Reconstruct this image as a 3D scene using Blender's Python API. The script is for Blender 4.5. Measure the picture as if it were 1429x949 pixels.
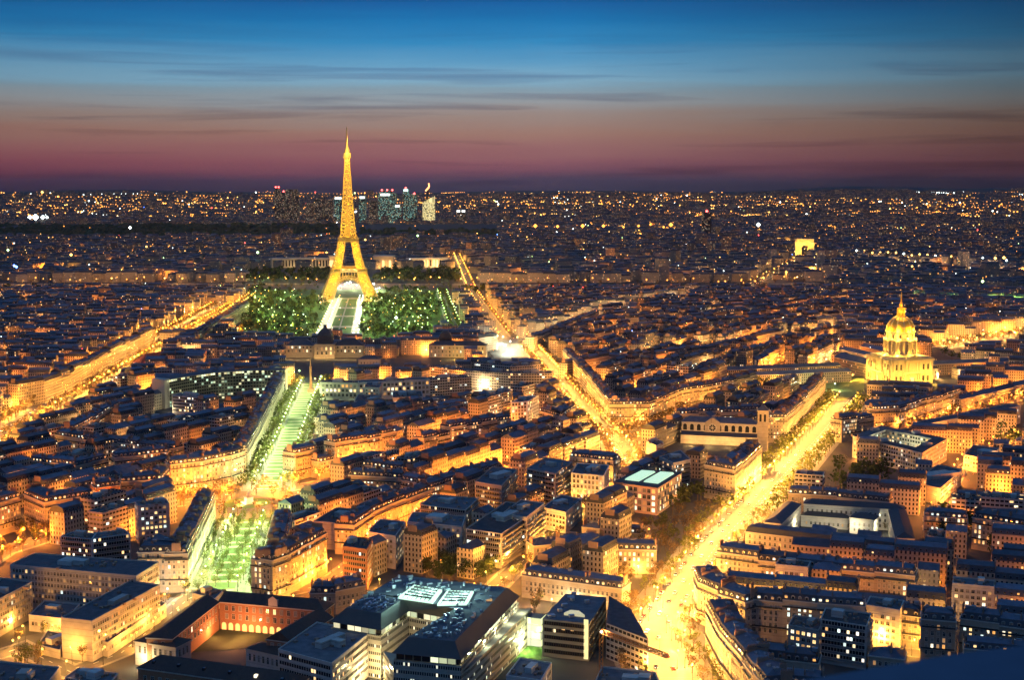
import bpy, math, random
from mathutils import Vector, Matrix
R=math.radians
rng=random.Random(7)
sc=bpy.context.scene
for o in list(bpy.data.objects): bpy.data.objects.remove(o)
COL=sc.collection
# ------------------------------------------------------------------ camera
FP=1900.0; HORY=262.0; H=230.0            # focal length (photo px), horizon row, height of the eye in metres
PITCH=math.atan((474.5-HORY)/FP); CP,SP=math.cos(PITCH),math.sin(PITCH)
cam=bpy.data.cameras.new('camera'); co=bpy.data.objects.new('camera',cam); COL.objects.link(co)
co.location=(0,0,H); co.rotation_euler=(math.pi/2-PITCH,0,0)
cam.sensor_width=36; cam.lens=FP/1429*36; cam.clip_start=0.1; cam.clip_end=80000
cam.dof.use_dof=True; cam.dof.focus_distance=1500; cam.dof.aperture_fstop=7.0
sc.camera=co
# ------------------------------------------------------------------ dusk sky
w=bpy.data.worlds.new('World'); sc.world=w; w.use_nodes=True
nt=w.node_tree; nt.nodes.clear()
def N(t,ty,**k):
    n=t.nodes.new(ty)
    for a,b in k.items(): setattr(n,a,b)
    return n
def ramp(n,stops,interp='LINEAR'):
    cr=n.color_ramp; cr.interpolation=interp
    while len(cr.elements)>1: cr.elements.remove(cr.elements[-1])
    for i,(p,c) in enumerate(stops):
        e=cr.elements[0] if i==0 else cr.elements.new(p)
        e.position=p; e.color=tuple(c)+((1,) if len(c)==3 else ())
def math_node(t,op,a=None,b=None,c=None):
    n=t.nodes.new('ShaderNodeMath'); n.operation=op
    for i,v in enumerate((a,b,c)):
        if v is None: continue
        if isinstance(v,(int,float)): n.inputs[i].default_value=v
        else: t.links.new(v,n.inputs[i])
    return n.outputs[0]
def s2l(r,g,b): return tuple(((c/255+0.055)/1.055)**2.4 if c>10 else c/255/12.92 for c in (r,g,b))
tc=N(nt,'ShaderNodeTexCoord'); sep=N(nt,'ShaderNodeSeparateXYZ'); nt.links.new(tc.outputs['Generated'],sep.inputs[0])
# elevation in degrees, bent a little by long thin cloud streaks
el=math_node(nt,'MULTIPLY',math_node(nt,'ARCSINE',sep.outputs['Z']),180/math.pi)
mp=N(nt,'ShaderNodeMapping'); mp.inputs['Scale'].default_value=(3.0,3.0,48); mp.inputs['Rotation'].default_value=(0.0,0.012,0)
nt.links.new(tc.outputs['Generated'],mp.inputs[0])
nz=N(nt,'ShaderNodeTexNoise'); nz.inputs['Scale'].default_value=1.3; nz.inputs['Detail'].default_value=7; nz.inputs['Roughness'].default_value=.55
nt.links.new(mp.outputs[0],nz.inputs['Vector'])
el2=math_node(nt,'ADD',el,math_node(nt,'MULTIPLY',math_node(nt,'SUBTRACT',nz.outputs['Fac'],.5),.95))
fac=math_node(nt,'DIVIDE',math_node(nt,'ADD',el2,2.0),32.0)
cr=N(nt,'ShaderNodeValToRGB')
def pe(e): return (e+2)/32
ramp(cr,[(0,s2l(28,30,50)),(pe(.0),s2l(52,50,72)),(pe(.3),s2l(70,58,80)),(pe(.65),s2l(108,70,88)),(pe(1.15),s2l(128,82,94)),(pe(1.7),s2l(140,98,100)),
  (pe(2.3),s2l(146,112,104)),(pe(2.9),s2l(142,126,122)),(pe(3.5),s2l(138,144,150)),(pe(4.1),s2l(122,148,164)),(pe(4.4),s2l(116,160,186)),(pe(5.2),s2l(88,148,186)),(pe(6.0),s2l(40,128,180)),(pe(6.8),s2l(4,108,168)),(pe(7.9),s2l(0,80,146)),(pe(13),s2l(10,66,130)),(1,s2l(84,138,205))])
nt.links.new(fac,cr.inputs[0])
# darker wisps of cloud
mp2=N(nt,'ShaderNodeMapping'); mp2.inputs['Scale'].default_value=(2.6,2.6,70); mp2.inputs['Location'].default_value=(3.1,.7,1.2); mp2.inputs['Rotation'].default_value=(0,-.01,0)
nt.links.new(tc.outputs['Generated'],mp2.inputs[0])
nz2=N(nt,'ShaderNodeTexNoise'); nz2.inputs['Scale'].default_value=1.7; nz2.inputs['Detail'].default_value=8; nz2.inputs['Distortion'].default_value=.6
nt.links.new(mp2.outputs[0],nz2.inputs['Vector'])
cl=N(nt,'ShaderNodeValToRGB'); ramp(cl,[(0.0,(1,1,1)),(.53,(1,1,1)),(.60,(.84,.84,.88)),(.70,(.66,.66,.74))]); nt.links.new(nz2.outputs['Fac'],cl.inputs[0])
mx=N(nt,'ShaderNodeMix',data_type='RGBA',blend_type='MULTIPLY'); clm=N(nt,'ShaderNodeMapRange'); clm.inputs[1].default_value=4.6; clm.inputs[2].default_value=6.6; clm.inputs[3].default_value=1; clm.inputs[4].default_value=.15; nt.links.new(el,clm.inputs[0]); nt.links.new(clm.outputs[0],mx.inputs['Factor'])
nt.links.new(cr.outputs[0],mx.inputs['A']); nt.links.new(cl.outputs[0],mx.inputs['B'])
# darker away from the afterglow (the sides of the sky)
az=math_node(nt,'ADD',math_node(nt,'MULTIPLY',sep.outputs['X'],.4),math_node(nt,'MULTIPLY',math_node(nt,'ABSOLUTE',sep.outputs['X']),.95))
azr=N(nt,'ShaderNodeMapRange'); azr.inputs[1].default_value=.05; azr.inputs[2].default_value=.46; azr.inputs[3].default_value=1.0; azr.inputs[4].default_value=.36; nt.links.new(az,azr.inputs[0])
mx2=N(nt,'ShaderNodeMix',data_type='RGBA',blend_type='MULTIPLY'); mx2.inputs['Factor'].default_value=1
cmb=N(nt,'ShaderNodeCombineColor'); [nt.links.new(azr.outputs[0],cmb.inputs[i]) for i in range(3)]
nt.links.new(mx.outputs['Result'],mx2.inputs['A']); nt.links.new(cmb.outputs[0],mx2.inputs['B'])
bg=N(nt,'ShaderNodeBackground'); bg.inputs['Strength'].default_value=1.0
sky=N(nt,'ShaderNodeTexSky'); sky.sky_type='NISHITA'; sky.sun_disc=False; sky.sun_elevation=R(-4); sky.sun_rotation=R(-8)
bg2=N(nt,'ShaderNodeBackground'); bg2.inputs['Strength'].default_value=.05
add=N(nt,'ShaderNodeAddShader'); out=N(nt,'ShaderNodeOutputWorld')
# the afterglow is reddest low down towards the left
lowm=N(nt,'ShaderNodeMapRange'); lowm.inputs[1].default_value=.2; lowm.inputs[2].default_value=2.6; lowm.inputs[3].default_value=1; lowm.inputs[4].default_value=0; nt.links.new(el2,lowm.inputs[0])
lefm=N(nt,'ShaderNodeMapRange'); lefm.inputs[1].default_value=.05; lefm.inputs[2].default_value=-.33; lefm.inputs[3].default_value=0; lefm.inputs[4].default_value=.9; nt.links.new(sep.outputs['X'],lefm.inputs[0])
mx3=N(nt,'ShaderNodeMix',data_type='RGBA',blend_type='MULTIPLY'); nt.links.new(math_node(nt,'MULTIPLY',lowm.outputs[0],lefm.outputs[0]),mx3.inputs['Factor'])
nt.links.new(mx2.outputs['Result'],mx3.inputs['A']); mx3.inputs['B'].default_value=(1.08,.66,.74,1)
nt.links.new(mx3.outputs['Result'],bg.inputs[0]); nt.links.new(sky.outputs[0],bg2.inputs[0])
nt.links.new(bg.outputs[0],add.inputs[0]); nt.links.new(bg2.outputs[0],add.inputs[1]); nt.links.new(add.outputs[0],out.inputs[0])
vs=sc.view_settings; vs.view_transform='Standard'; vs.look='None'; vs.exposure=.15; vs.gamma=1
sc.render.engine='CYCLES'; cy=sc.cycles
cy.use_denoising=True; cy.max_bounces=3; cy.diffuse_bounces=1; cy.glossy_bounces=1; cy.use_adaptive_sampling=True; cy.adaptive_threshold=.03; cy.adaptive_min_samples=16; cy.transmission_bounces=2; cy.transparent_max_bounces=4
cy.use_light_tree=True; cy.sample_clamp_indirect=4; cy.caustics_reflective=False; cy.caustics_refractive=False
# ------------------------------------------------------------------ pixel <-> place
def G(px,py,z=0.0):
    x=(px-714.5)/FP; y=(py-474.5)/FP
    d=(x,CP-y*SP,-SP-y*CP); t=(z-H)/d[2]
    return (d[0]*t,d[1]*t)
def PX(x,y,z=0.0):
    dz=z-H; f=y*CP-dz*SP; u=y*SP+dz*CP
    return (714.5+FP*x/f, 474.5-FP*u/f)
def dist(x,y): return math.hypot(x,y)
# ------------------------------------------------------------------ materials
MATS={}
def mat(name,col,rough=.8,metal=0,emit=None,estr=0,var=0.0,noise=0.0,nscale=.6,spec=.3,sample=False):
    if name in MATS: return MATS[name]
    m=bpy.data.materials.new(name); m.use_nodes=True; t=m.node_tree; b=t.nodes['Principled BSDF']
    b.inputs['Base Color'].default_value=(*col,1); b.inputs['Roughness'].default_value=rough; b.inputs['Metallic'].default_value=metal
    b.inputs['Specular IOR Level'].default_value=spec
    if var or noise:
        val=None
        if var:
            at=N(t,'ShaderNodeAttribute'); at.attribute_name='rnd'
            oi=N(t,'ShaderNodeObjectInfo')
            s=math_node(t,'FRACT',math_node(t,'ADD',at.outputs['Fac'],oi.outputs['Random']))
            val=math_node(t,'ADD',1-var/2,math_node(t,'MULTIPLY',s,var))
        if noise:
            g=N(t,'ShaderNodeNewGeometry'); n=N(t,'ShaderNodeTexNoise'); n.inputs['Scale'].default_value=nscale; n.inputs['Detail'].default_value=5
            t.links.new(g.outputs['Position'],n.inputs['Vector'])
            v2=math_node(t,'ADD',1-noise,math_node(t,'MULTIPLY',n.outputs['Fac'],noise*2))
            val=v2 if val is None else math_node(t,'MULTIPLY',val,v2)
        mm=N(t,'ShaderNodeMix',data_type='RGBA',blend_type='MULTIPLY'); mm.inputs['Factor'].default_value=1
        cc=N(t,'ShaderNodeCombineColor'); [t.links.new(val,cc.inputs[i]) for i in range(3)]
        mm.inputs['A'].default_value=(*col,1); t.links.new(cc.outputs[0],mm.inputs['B']); t.links.new(mm.outputs['Result'],b.inputs['Base Color'])
    if emit:
        b.inputs['Emission Color'].default_value=(*emit,1); b.inputs['Emission Strength'].default_value=estr
        m.cycles.emission_sampling='FRONT' if sample else 'NONE'
    MATS[name]=m; return m
def wall_mat(name,cols,glass=True,cu=2.5,cv=3.2,wu=(.3,.72),wv=(.2,.76),lit=.08,estr=2.2,pal=None,lines=True):
    """Masonry with per-building tone; optional window grid from the wall's own metre coordinates (UV)."""
    m=bpy.data.materials.new(name); m.use_nodes=True; t=m.node_tree; b=t.nodes['Principled BSDF']; b.inputs['Roughness'].default_value=.85; b.inputs['Specular IOR Level'].default_value=.2
    at=N(t,'ShaderNodeAttribute'); at.attribute_name='rnd'; oi=N(t,'ShaderNodeObjectInfo')
    rnd=math_node(t,'FRACT',math_node(t,'ADD',at.outputs['Fac'],oi.outputs['Random']))
    r=N(t,'ShaderNodeValToRGB'); k=len(cols); ramp(r,[((i)/max(1,k-1),c) for i,c in enumerate(cols)]); t.links.new(rnd,r.inputs[0])
    g=N(t,'ShaderNodeNewGeometry'); n=N(t,'ShaderNodeTexNoise'); n.inputs['Scale'].default_value=.35; n.inputs['Detail'].default_value=6; t.links.new(g.outputs['Position'],n.inputs['Vector'])
    uv=N(t,'ShaderNodeUVMap'); s=N(t,'ShaderNodeSeparateXYZ'); t.links.new(uv.outputs[0],s.inputs[0])
    val=math_node(t,'ADD',.72,math_node(t,'MULTIPLY',n.outputs['Fac'],.56))
    fv=math_node(t,'FRACT',math_node(t,'DIVIDE',s.outputs['Y'],cv)); fu=math_node(t,'FRACT',math_node(t,'DIVIDE',s.outputs['X'],cu))
    if lines:
        ln=math_node(t,'LESS_THAN',fv,.09); val=math_node(t,'MULTIPLY',val,math_node(t,'SUBTRACT',1,math_node(t,'MULTIPLY',ln,.28)))
    mm=N(t,'ShaderNodeMix',data_type='RGBA',blend_type='MULTIPLY'); mm.inputs['Factor'].default_value=1
    cc=N(t,'ShaderNodeCombineColor'); [t.links.new(val,cc.inputs[i]) for i in range(3)]
    t.links.new(r.outputs[0],mm.inputs['A']); t.links.new(cc.outputs[0],mm.inputs['B']); base=mm.outputs['Result']
    if glass:
        def band(f,lo,hi): return math_node(t,'MULTIPLY',math_node(t,'GREATER_THAN',f,lo),math_node(t,'LESS_THAN',f,hi))
        win=math_node(t,'MULTIPLY',band(fu,*wu),band(fv,*wv))
        iu=math_node(t,'FLOOR',math_node(t,'DIVIDE',s.outputs['X'],cu)); iv=math_node(t,'FLOOR',math_node(t,'DIVIDE',s.outputs['Y'],cv))
        cx=N(t,'ShaderNodeCombineXYZ'); t.links.new(iu,cx.inputs[0]); t.links.new(iv,cx.inputs[1]); t.links.new(math_node(t,'MULTIPLY',rnd,917.3),cx.inputs[2])
        wn=N(t,'ShaderNodeTexWhiteNoise'); wn.noise_dimensions='3D'; t.links.new(cx.outputs[0],wn.inputs['Vector'])
        on=math_node(t,'MULTIPLY',math_node(t,'LESS_THAN',wn.outputs['Value'],lit),win)
        pr=N(t,'ShaderNodeValToRGB'); P=pal or [(1,.62,.25),(1,.78,.42),(1,.9,.7),(.8,1,.9),(1,.55,.2)]
        ramp(pr,[(i/len(P),c) for i,c in enumerate(P)],'CONSTANT'); sc2=N(t,'ShaderNodeSeparateColor'); t.links.new(wn.outputs['Color'],sc2.inputs[0]); t.links.new(sc2.outputs[1],pr.inputs[0])
        mg=N(t,'ShaderNodeMix',data_type='RGBA'); t.links.new(win,mg.inputs['Factor']); t.links.new(base,mg.inputs['A']); mg.inputs['B'].default_value=(.018,.02,.026,1); base=mg.outputs['Result']
        t.links.new(pr.outputs[0],b.inputs['Emission Color'])
        t.links.new(math_node(t,'MULTIPLY',on,math_node(t,'MULTIPLY',estr,math_node(t,'ADD',.35,sc2.outputs[2]))),b.inputs['Emission Strength'])
        t.links.new(math_node(t,'SUBTRACT',.85,math_node(t,'MULTIPLY',win,.6)),b.inputs['Roughness'])
        m.cycles.emission_sampling='NONE'
    t.links.new(base,b.inputs['Base Color'])
    MATS[name]=m; return m
CREAM=[(.40,.34,.26),(.33,.28,.21),(.46,.41,.33),(.30,.24,.18),(.42,.36,.30)]
M_wall=wall_mat('cream_limestone',CREAM,glass=False)
M_wallw=wall_mat('limestone_with_windows',CREAM,lit=.055,estr=1.4,pal=[(1,.5,.14),(1,.62,.25),(1,.45,.1),(1,.8,.5),(1,.55,.18)])  # extra amber panes added to give the facades a warm glow
M_modw=wall_mat('rendered_wall',[(.50,.47,.42),(.42,.38,.33),(.55,.52,.48),(.36,.30,.25)],glass=False)
M_modww=wall_mat('rendered_wall_with_windows',[(.46,.43,.38),(.40,.36,.32),(.34,.31,.28)],cu=3.0,cv=3.0,wu=(.12,.9),wv=(.3,.78),lit=.1,estr=2.0)
M_farw=wall_mat('far_wall_with_windows',[(.22,.19,.16),(.16,.14,.13),(.26,.22,.19)],lit=.10,estr=1.6,pal=[(1,.45,.10),(1,.40,.08),(1,.6,.22),(1,.8,.5),(1,.42,.1)])  # amber panes added so distant facades average to a warm street-lit tint
M_towerw=wall_mat('tower_glass_with_lit_floors',[(.02,.03,.035),(.03,.04,.045)],cu=5,cv=5,wu=(.12,.85),wv=(.2,.8),lit=.34,estr=.85,pal=[(.55,1,.8),(.35,.9,.75),(1,.8,.4),(.4,.9,.9)])
M_brick=mat('red_brick',(.32,.16,.09),.9,noise=.3,nscale=1.5)
M_roof=mat('dark_zinc_roof',(.075,.092,.125),.55,var=.9,noise=.6,nscale=.3)
M_slate=mat('slate_mansard',(.05,.055,.065),.6,var=.8,noise=.35,nscale=.4)
M_flat=mat('bitumen_flat_roof',(.085,.09,.1),.9,var=.9,noise=.65,nscale=.28)
M_tile=mat('brown_tile_roof',(.06,.045,.04),.85,noise=.35,nscale=.6)
M_chim=mat('chimney_masonry',(.28,.18,.13),.9,var=.5,noise=.2)
M_pot=mat('terracotta_pots',(.30,.14,.08),.9)
M_glass=mat('dark_glass',(.015,.018,.024),.12,spec=.6)
M_trim=mat('stone_trim',(.48,.43,.36),.8)
M_rail=mat('black_iron_rail',(.03,.03,.032),.6)
LIT={'curtain':mat('curtained_pane',(.20,.18,.15),.7),'dim':mat('dim_lit_pane',(.2,.15,.1),.5,emit=(1,.5,.16),estr=.45),'warm':mat('warm_lit_pane',(.3,.2,.1),.5,emit=(1,.66,.26),estr=1.5),
 'amber':mat('amber_lit_pane',(.3,.2,.1),.5,emit=(1,.45,.1),estr=1.2),
 'white':mat('white_lit_pane',(.3,.3,.25),.5,emit=(1,.86,.58),estr=1.7),
 'cool':mat('cool_lit_pane',(.25,.3,.3),.5,emit=(.8,1,.9),estr=1.3)}
M_asph=mat('asphalt',(.085,.082,.078),.75,noise=.3,nscale=.15)
M_pave=mat('paving_stone',(.20,.19,.17),.85,noise=.25,nscale=.5)
M_paint=mat('white_road_paint',(.75,.75,.72),.7)
M_ground=mat('city_ground',(.06,.058,.055),.95,noise=.4,nscale=.05)
M_grass=mat('lawn_grass',(.055,.125,.022),.95,noise=.45,nscale=.12)
M_gravel=mat('pale_gravel',(.36,.32,.25),.95,noise=.2,nscale=.4)
M_leaf=mat('spring_leaves',(.10,.115,.03),.8,var=.8)
M_leafd=mat('dark_evergreen_leaves',(.035,.06,.02),.8,var=.8)
M_leafb=mat('bare_twiggy_crown',(.15,.105,.05),.9,var=.6)
M_bark=mat('tree_bark',(.09,.07,.05),.95)
M_pole=mat('lamp_post_paint',(.03,.035,.035),.5,metal=.3)
for m_ in (M_leaf,M_leafd,M_leafb):
    t_=m_.node_tree; b_=t_.nodes['Principled BSDF']; o_=t_.nodes['Material Output']
    tr=N(t_,'ShaderNodeBsdfTranslucent'); ms=N(t_,'ShaderNodeMixShader'); ms.inputs[0].default_value=.45
    src=b_.inputs['Base Color'].links[0].from_socket; t_.links.new(src,tr.inputs[0])
    t_.links.new(b_.outputs[0],ms.inputs[1]); t_.links.new(tr.outputs[0],ms.inputs[2]); t_.links.new(ms.outputs[0],o_.inputs[0])
# ------------------------------------------------------------------ mesh builder
class MB:
    def __init__(s): s.v=[];s.f=[];s.m=[];s.uv=[];s.r=[]
    def face(s,pts,m=0,uv=None,r=0.0):
        i=len(s.v); s.v.extend(pts); n=len(pts); s.f.append(tuple(range(i,i+n))); s.m.append(m); s.r.append(r)
        s.uv.extend(uv if uv else [(p[0],p[1]) for p in pts])
    def wall(s,a,b,z0,z1,m=0,r=0.0,u0=0.0,vb=None):
        L=math.dist(a[:2],b[:2]); v0=z0 if vb is None else vb
        s.face([(a[0],a[1],z0),(b[0],b[1],z0),(b[0],b[1],z1),(a[0],a[1],z1)],m,[(u0,v0),(u0+L,v0),(u0+L,v0+z1-z0),(u0,v0+z1-z0)],r)
    def prism(s,Q,z0,z1,m=0,mt=None,r=0.0,top=True,bottom=False):
        n=len(Q); u=0.0
        for i in range(n):
            a,b=Q[i],Q[(i+1)%n]; s.wall(a,b,z0,z1,m,r,u,0.0 if z0<3 else None); u+=math.dist(a,b)
        if top: s.face([(p[0],p[1],z1) for p in Q],m if mt is None else mt,None,r)
        if bottom: s.face([(p[0],p[1],z0) for p in reversed(Q)],m,None,r)
    def frustum(s,Q0,z0,Q1,z1,m=0,r=0.0,top=True,mt=None):
        n=len(Q0)
        for i in range(n):
            a,b=Q0[i],Q0[(i+1)%n]; c,d=Q1[(i+1)%n],Q1[i]
            if math.dist(c,d)<1e-4:
                if math.dist(a,b)<1e-4: continue
                s.face([(*a,z0),(*b,z0),(*c,z1)],m,[(0,0),(math.dist(a,b),0),(0,1)],r)
            else: s.face([(*a,z0),(*b,z0),(*c,z1),(*d,z1)],m,[(0,z0),(math.dist(a,b),z0),(math.dist(a,b),z1),(0,z1)],r)
        if top: s.face([(*p,z1) for p in Q1],m if mt is None else mt,None,r)
    def box(s,cx,cy,z0,z1,wx,wy,ang=0.0,m=0,r=0.0,bottom=False): s.prism(rect(cx,cy,wx,wy,ang),z0,z1,m,None,r,True,bottom)
    def bar(s,p,q,w,m=0,r=0.0):
        p=Vector(p);q=Vector(q);d=(q-p)
        if d.length<1e-6: return
        d.normalize(); up=Vector((0,0,1)) if abs(d.z)<.9 else Vector((1,0,0)); a=d.cross(up).normalized()*w/2; b=d.cross(a).normalized()*w/2
        c0=[p+a+b,p+a-b,p-a-b,p-a+b]; c1=[x+(q-p) for x in c0]
        for i in range(4):
            j=(i+1)%4; s.face([tuple(c0[i]),tuple(c0[j]),tuple(c1[j]),tuple(c1[i])],m,None,r)
        s.face([tuple(x) for x in c0[::-1]],m,None,r); s.face([tuple(x) for x in c1],m,None,r)
    def lathe(s,cx,cy,prof,n=24,m=0,r=0.0,a0=0.0,a1=2*math.pi):
        full=abs(a1-a0-2*math.pi)<1e-6
        for (r0,z0),(r1,z1) in zip(prof,prof[1:]):
            for i in range(n):
                t0=a0+(a1-a0)*i/n; t1=a0+(a1-a0)*(i+1)/n
                P=[(cx+r0*math.cos(t0),cy+r0*math.sin(t0),z0),(cx+r0*math.cos(t1),cy+r0*math.sin(t1),z0),(cx+r1*math.cos(t1),cy+r1*math.sin(t1),z1),(cx+r1*math.cos(t0),cy+r1*math.sin(t0),z1)]
                U=[(t0*max(r0,.1),z0),(t1*max(r0,.1),z0),(t1*max(r0,.1),z1),(t0*max(r0,.1),z1)]
                if r1<1e-4: P=P[:3];U=U[:3]
                if r0<1e-4: P=[P[0],P[2],P[3]];U=[U[0],U[2],U[3]]
                s.face(P,m,U,r)
    def octa(s,x,y,z,k,m=0,r=0.0):
        P=[(x+k,y,z),(x,y+k,z),(x-k,y,z),(x,y-k,z)]; t=(x,y,z+k); b=(x,y,z-k)
        for i in range(4):
            s.face([P[i],P[(i+1)%4],t],m,None,r); s.face([P[(i+1)%4],P[i],b],m,None,r)
    def mesh(s,name,mats,off=(0,0,0)):
        me=bpy.data.meshes.new(name)
        V=s.v if off==(0,0,0) else [(a-off[0],b-off[1],c-off[2]) for a,b,c in s.v]
        me.from_pydata(V,[],s.f)
        for m in mats: me.materials.append(m)
        if len(mats)>1: me.polygons.foreach_set('material_index',s.m)
        ul=me.uv_layers.new(name='UVMap'); fl=[]
        for u in s.uv: fl.extend(u[:2])
        ul.data.foreach_set('uv',fl)
        at=me.attributes.new('rnd','FLOAT','FACE'); at.data.foreach_set('value',s.r)
        me.update(); return me
    def build(s,name,mats,parent=None,loc=None):
        if not isinstance(mats,(list,tuple)): mats=[mats]
        pl=tuple(parent.location) if parent is not None else None
        if parent is not None and parent.parent is not None: pl=tuple(Vector(pl)+parent.parent.location)
        off=pl if pl else (loc or (0,0,0))
        o=bpy.data.objects.new(name,s.mesh(name,mats,off)); COL.objects.link(o)
        if parent is not None: o.parent=parent
        elif loc: o.location=loc
        return o
def rect(cx,cy,wx,wy,ang=0.0):
    c,s=math.cos(ang),math.sin(ang); hx,hy=wx/2,wy/2
    return [(cx+c*x-s*y,cy+s*x+c*y) for x,y in ((-hx,-hy),(hx,-hy),(hx,hy),(-hx,hy))]
def area(Q): return sum(Q[i][0]*Q[(i+1)%len(Q)][1]-Q[(i+1)%len(Q)][0]*Q[i][1] for i in range(len(Q)))/2
def cen(Q): return (sum(p[0] for p in Q)/len(Q),sum(p[1] for p in Q)/len(Q))
def inset(Q,ds):
    """Move each edge i of the ccw polygon inwards by ds[i]."""
    n=len(Q); L=[]
    for i in range(n):
        a,b=Q[i],Q[(i+1)%n]; dx,dy=b[0]-a[0],b[1]-a[1]; l=math.hypot(dx,dy) or 1e-6; nx,ny=-dy/l,dx/l; d=ds[i] if isinstance(ds,(list,tuple)) else ds
        L.append(((a[0]+nx*d,a[1]+ny*d),(dx/l,dy/l)))
    P=[]
    for i in range(n):
        (p,u),(q,v)=L[i-1],L[i]; den=u[0]*v[1]-u[1]*v[0]
        if abs(den)<1e-5: P.append(q); continue
        t=((q[0]-p[0])*v[1]-(q[1]-p[1])*v[0])/den; P.append((p[0]+u[0]*t,p[1]+u[1]*t))
    return P
def tag(o,label=None,cat=None,group=None,kind=None):
    if label: o['label']=label
    if cat: o['category']=cat
    if group: o['group']=group
    if kind: o['kind']=kind
    return o
def empty(name,loc,label,cat,group=None):
    o=bpy.data.objects.new(name,None); COL.objects.link(o); o.location=loc; o.empty_display_size=1
    return tag(o,label,cat,group)
def inst(name,me,parent,loc,rz=0.0,scale=None):
    """Object on shared mesh data under parent; loc in world."""
    o=bpy.data.objects.new(name,me); COL.objects.link(o); o.parent=parent
    pl=parent.location; px,py,pz=pl
    if parent.parent is not None: px+=parent.parent.location[0];py+=parent.parent.location[1];pz+=parent.parent.location[2]
    o.location=(loc[0]-px,loc[1]-py,loc[2]-pz)
    if rz: o.rotation_euler=(0,0,rz)
    if scale: o.scale=scale
    return o
LPOW=4.0
def light(x,y,z,col,power,parent=None,rad=.3,name='lamp_light'):
    l=bpy.data.lights.new(name,'POINT'); l.color=col; l.energy=power*LPOW; l.shadow_soft_size=rad
    o=bpy.data.objects.new(name,l); COL.objects.link(o)
    if parent is not None:
        o.parent=parent; p=parent.location; o.location=(x-p[0],y-p[1],z-p[2])
    else: o.location=(x,y,z)
    return o
ONES=['','first','second','third','fourth','fifth','sixth','seventh','eighth','ninth','tenth','eleventh','twelfth','thirteenth','fourteenth','fifteenth','sixteenth','seventeenth','eighteenth','nineteenth']
TENS=['','','twent','thirt','fort','fift','sixt','sevent','eight','ninet']
def nth(n):
    if n<20: return ONES[n]
    if n<100: return TENS[n//10]+'ieth' if n%10==0 else TENS[n//10]+'y-'+ONES[n%10]
    return 'hundredth' if n==100 else 'hundred-and-'+nth(n-100)
# ------------------------------------------------------------------ occupied ground
GRID={}; GS=60.0
def cells(Q):
    xs=[p[0] for p in Q]; ys=[p[1] for p in Q]
    for i in range(int(min(xs)//GS),int(max(xs)//GS)+1):
        for j in range(int(min(ys)//GS),int(max(ys)//GS)+1): yield i,j
def sat(A,B,eps=.3):
    for P in (A,B):
        n=len(P)
        for i in range(n):
            a,b=P[i],P[(i+1)%n]; nx,ny=b[1]-a[1],a[0]-b[0]; l=math.hypot(nx,ny)
            if l<1e-6: continue
            nx/=l;ny/=l
            pa=[p[0]*nx+p[1]*ny for p in A]; pb=[p[0]*nx+p[1]*ny for p in B]
            if max(pa)<=min(pb)+eps or max(pb)<=min(pa)+eps: return False
    return True
def occupy(Q,kind='b'):
    Q=Q if area(Q)>0 else Q[::-1]; e=(Q,kind)
    for c in cells(Q): GRID.setdefault(c,[]).append(e)
def hits(Q,kinds=None):
    seen=set()
    for c in cells(Q):
        for e in GRID.get(c,()):
            if id(e) in seen: continue
            seen.add(id(e))
            if (kinds is None or e[1] in kinds) and sat(Q,e[0]): return True
    return False
# ------------------------------------------------------------------ ground
def vn(x,y):
    return .5*math.sin(x*.00071+1.3)*math.cos(y*.00053)+.3*math.sin(x*.0019+y*.0007)+.2*math.sin(y*.0023-x*.0011+2)
def ZT(x,y):
    d=math.hypot(x,y)
    if d<7600: return 0.0
    k=min(1,(d-7600)/9500); k=k*k*(3-2*k); a=x/d
    z=k*(168+26*vn(x,y)+22*math.sin(a*19+.6))
    # wooded ridges on the right-hand skyline and the low hills to the left
    z+=k*max(0,1-abs(a-.245)/.085)**.7*85+k*max(0,1-abs(a-.385)/.06)**.7*85
    return z
g=MB(); rings=[0,250,500,800,1200,1800,2600,3600,5000,6500,7600]+[7600+450*i for i in range(1,50)]
NA=180
def gp(r,i):
    t=2*math.pi*i/NA; x,y=r*math.sin(t),r*math.cos(t); return (x,y,ZT(x,y)-(0 if r<17500 else (r-17500)**1.5*.00004))
for r0,r1 in zip(rings,rings[1:]):
    for i in range(NA):
        P=[gp(r0,i),gp(r0,i+1),gp(r1,i+1),gp(r1,i)]
        if r0==0: P=P[1:]
        g.face(P[::-1])
tag(g.build('ground',M_ground),kind='structure')
# ------------------------------------------------------------------ streets
def offs(P,d):
    """Polyline moved d metres to the left of travel."""
    out=[]
    for i,p in enumerate(P):
        a=P[max(0,i-1)]; b=P[min(len(P)-1,i+1)]
        def nrm(u,v):
            l=math.dist(u,v) or 1e-6; return (-(v[1]-u[1])/l,(v[0]-u[0])/l)
        if 0<i<len(P)-1:
            n1=nrm(a,p); n2=nrm(p,b); mx,my=n1[0]+n2[0],n1[1]+n2[1]; l=math.hypot(mx,my) or 1e-6; mx/=l;my/=l; c=max(.5,mx*n1[0]+my*n1[1]); k=d/c; out.append((p[0]+mx*k,p[1]+my*k))
        else:
            n=nrm(a,b); out.append((p[0]+n[0]*d,p[1]+n[1]*d))
    return out
def plen(P): return sum(math.dist(a,b) for a,b in zip(P,P[1:]))
def along(P,s):
    for a,b in zip(P,P[1:]):
        l=math.dist(a,b)
        if s<=l: return (a[0]+(b[0]-a[0])*s/l,a[1]+(b[1]-a[1])*s/l,math.atan2(b[1]-a[1],b[0]-a[0]))
        s-=l
    a,b=P[-2],P[-1]; return (*b,math.atan2(b[1]-a[1],b[0]-a[0]))
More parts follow.
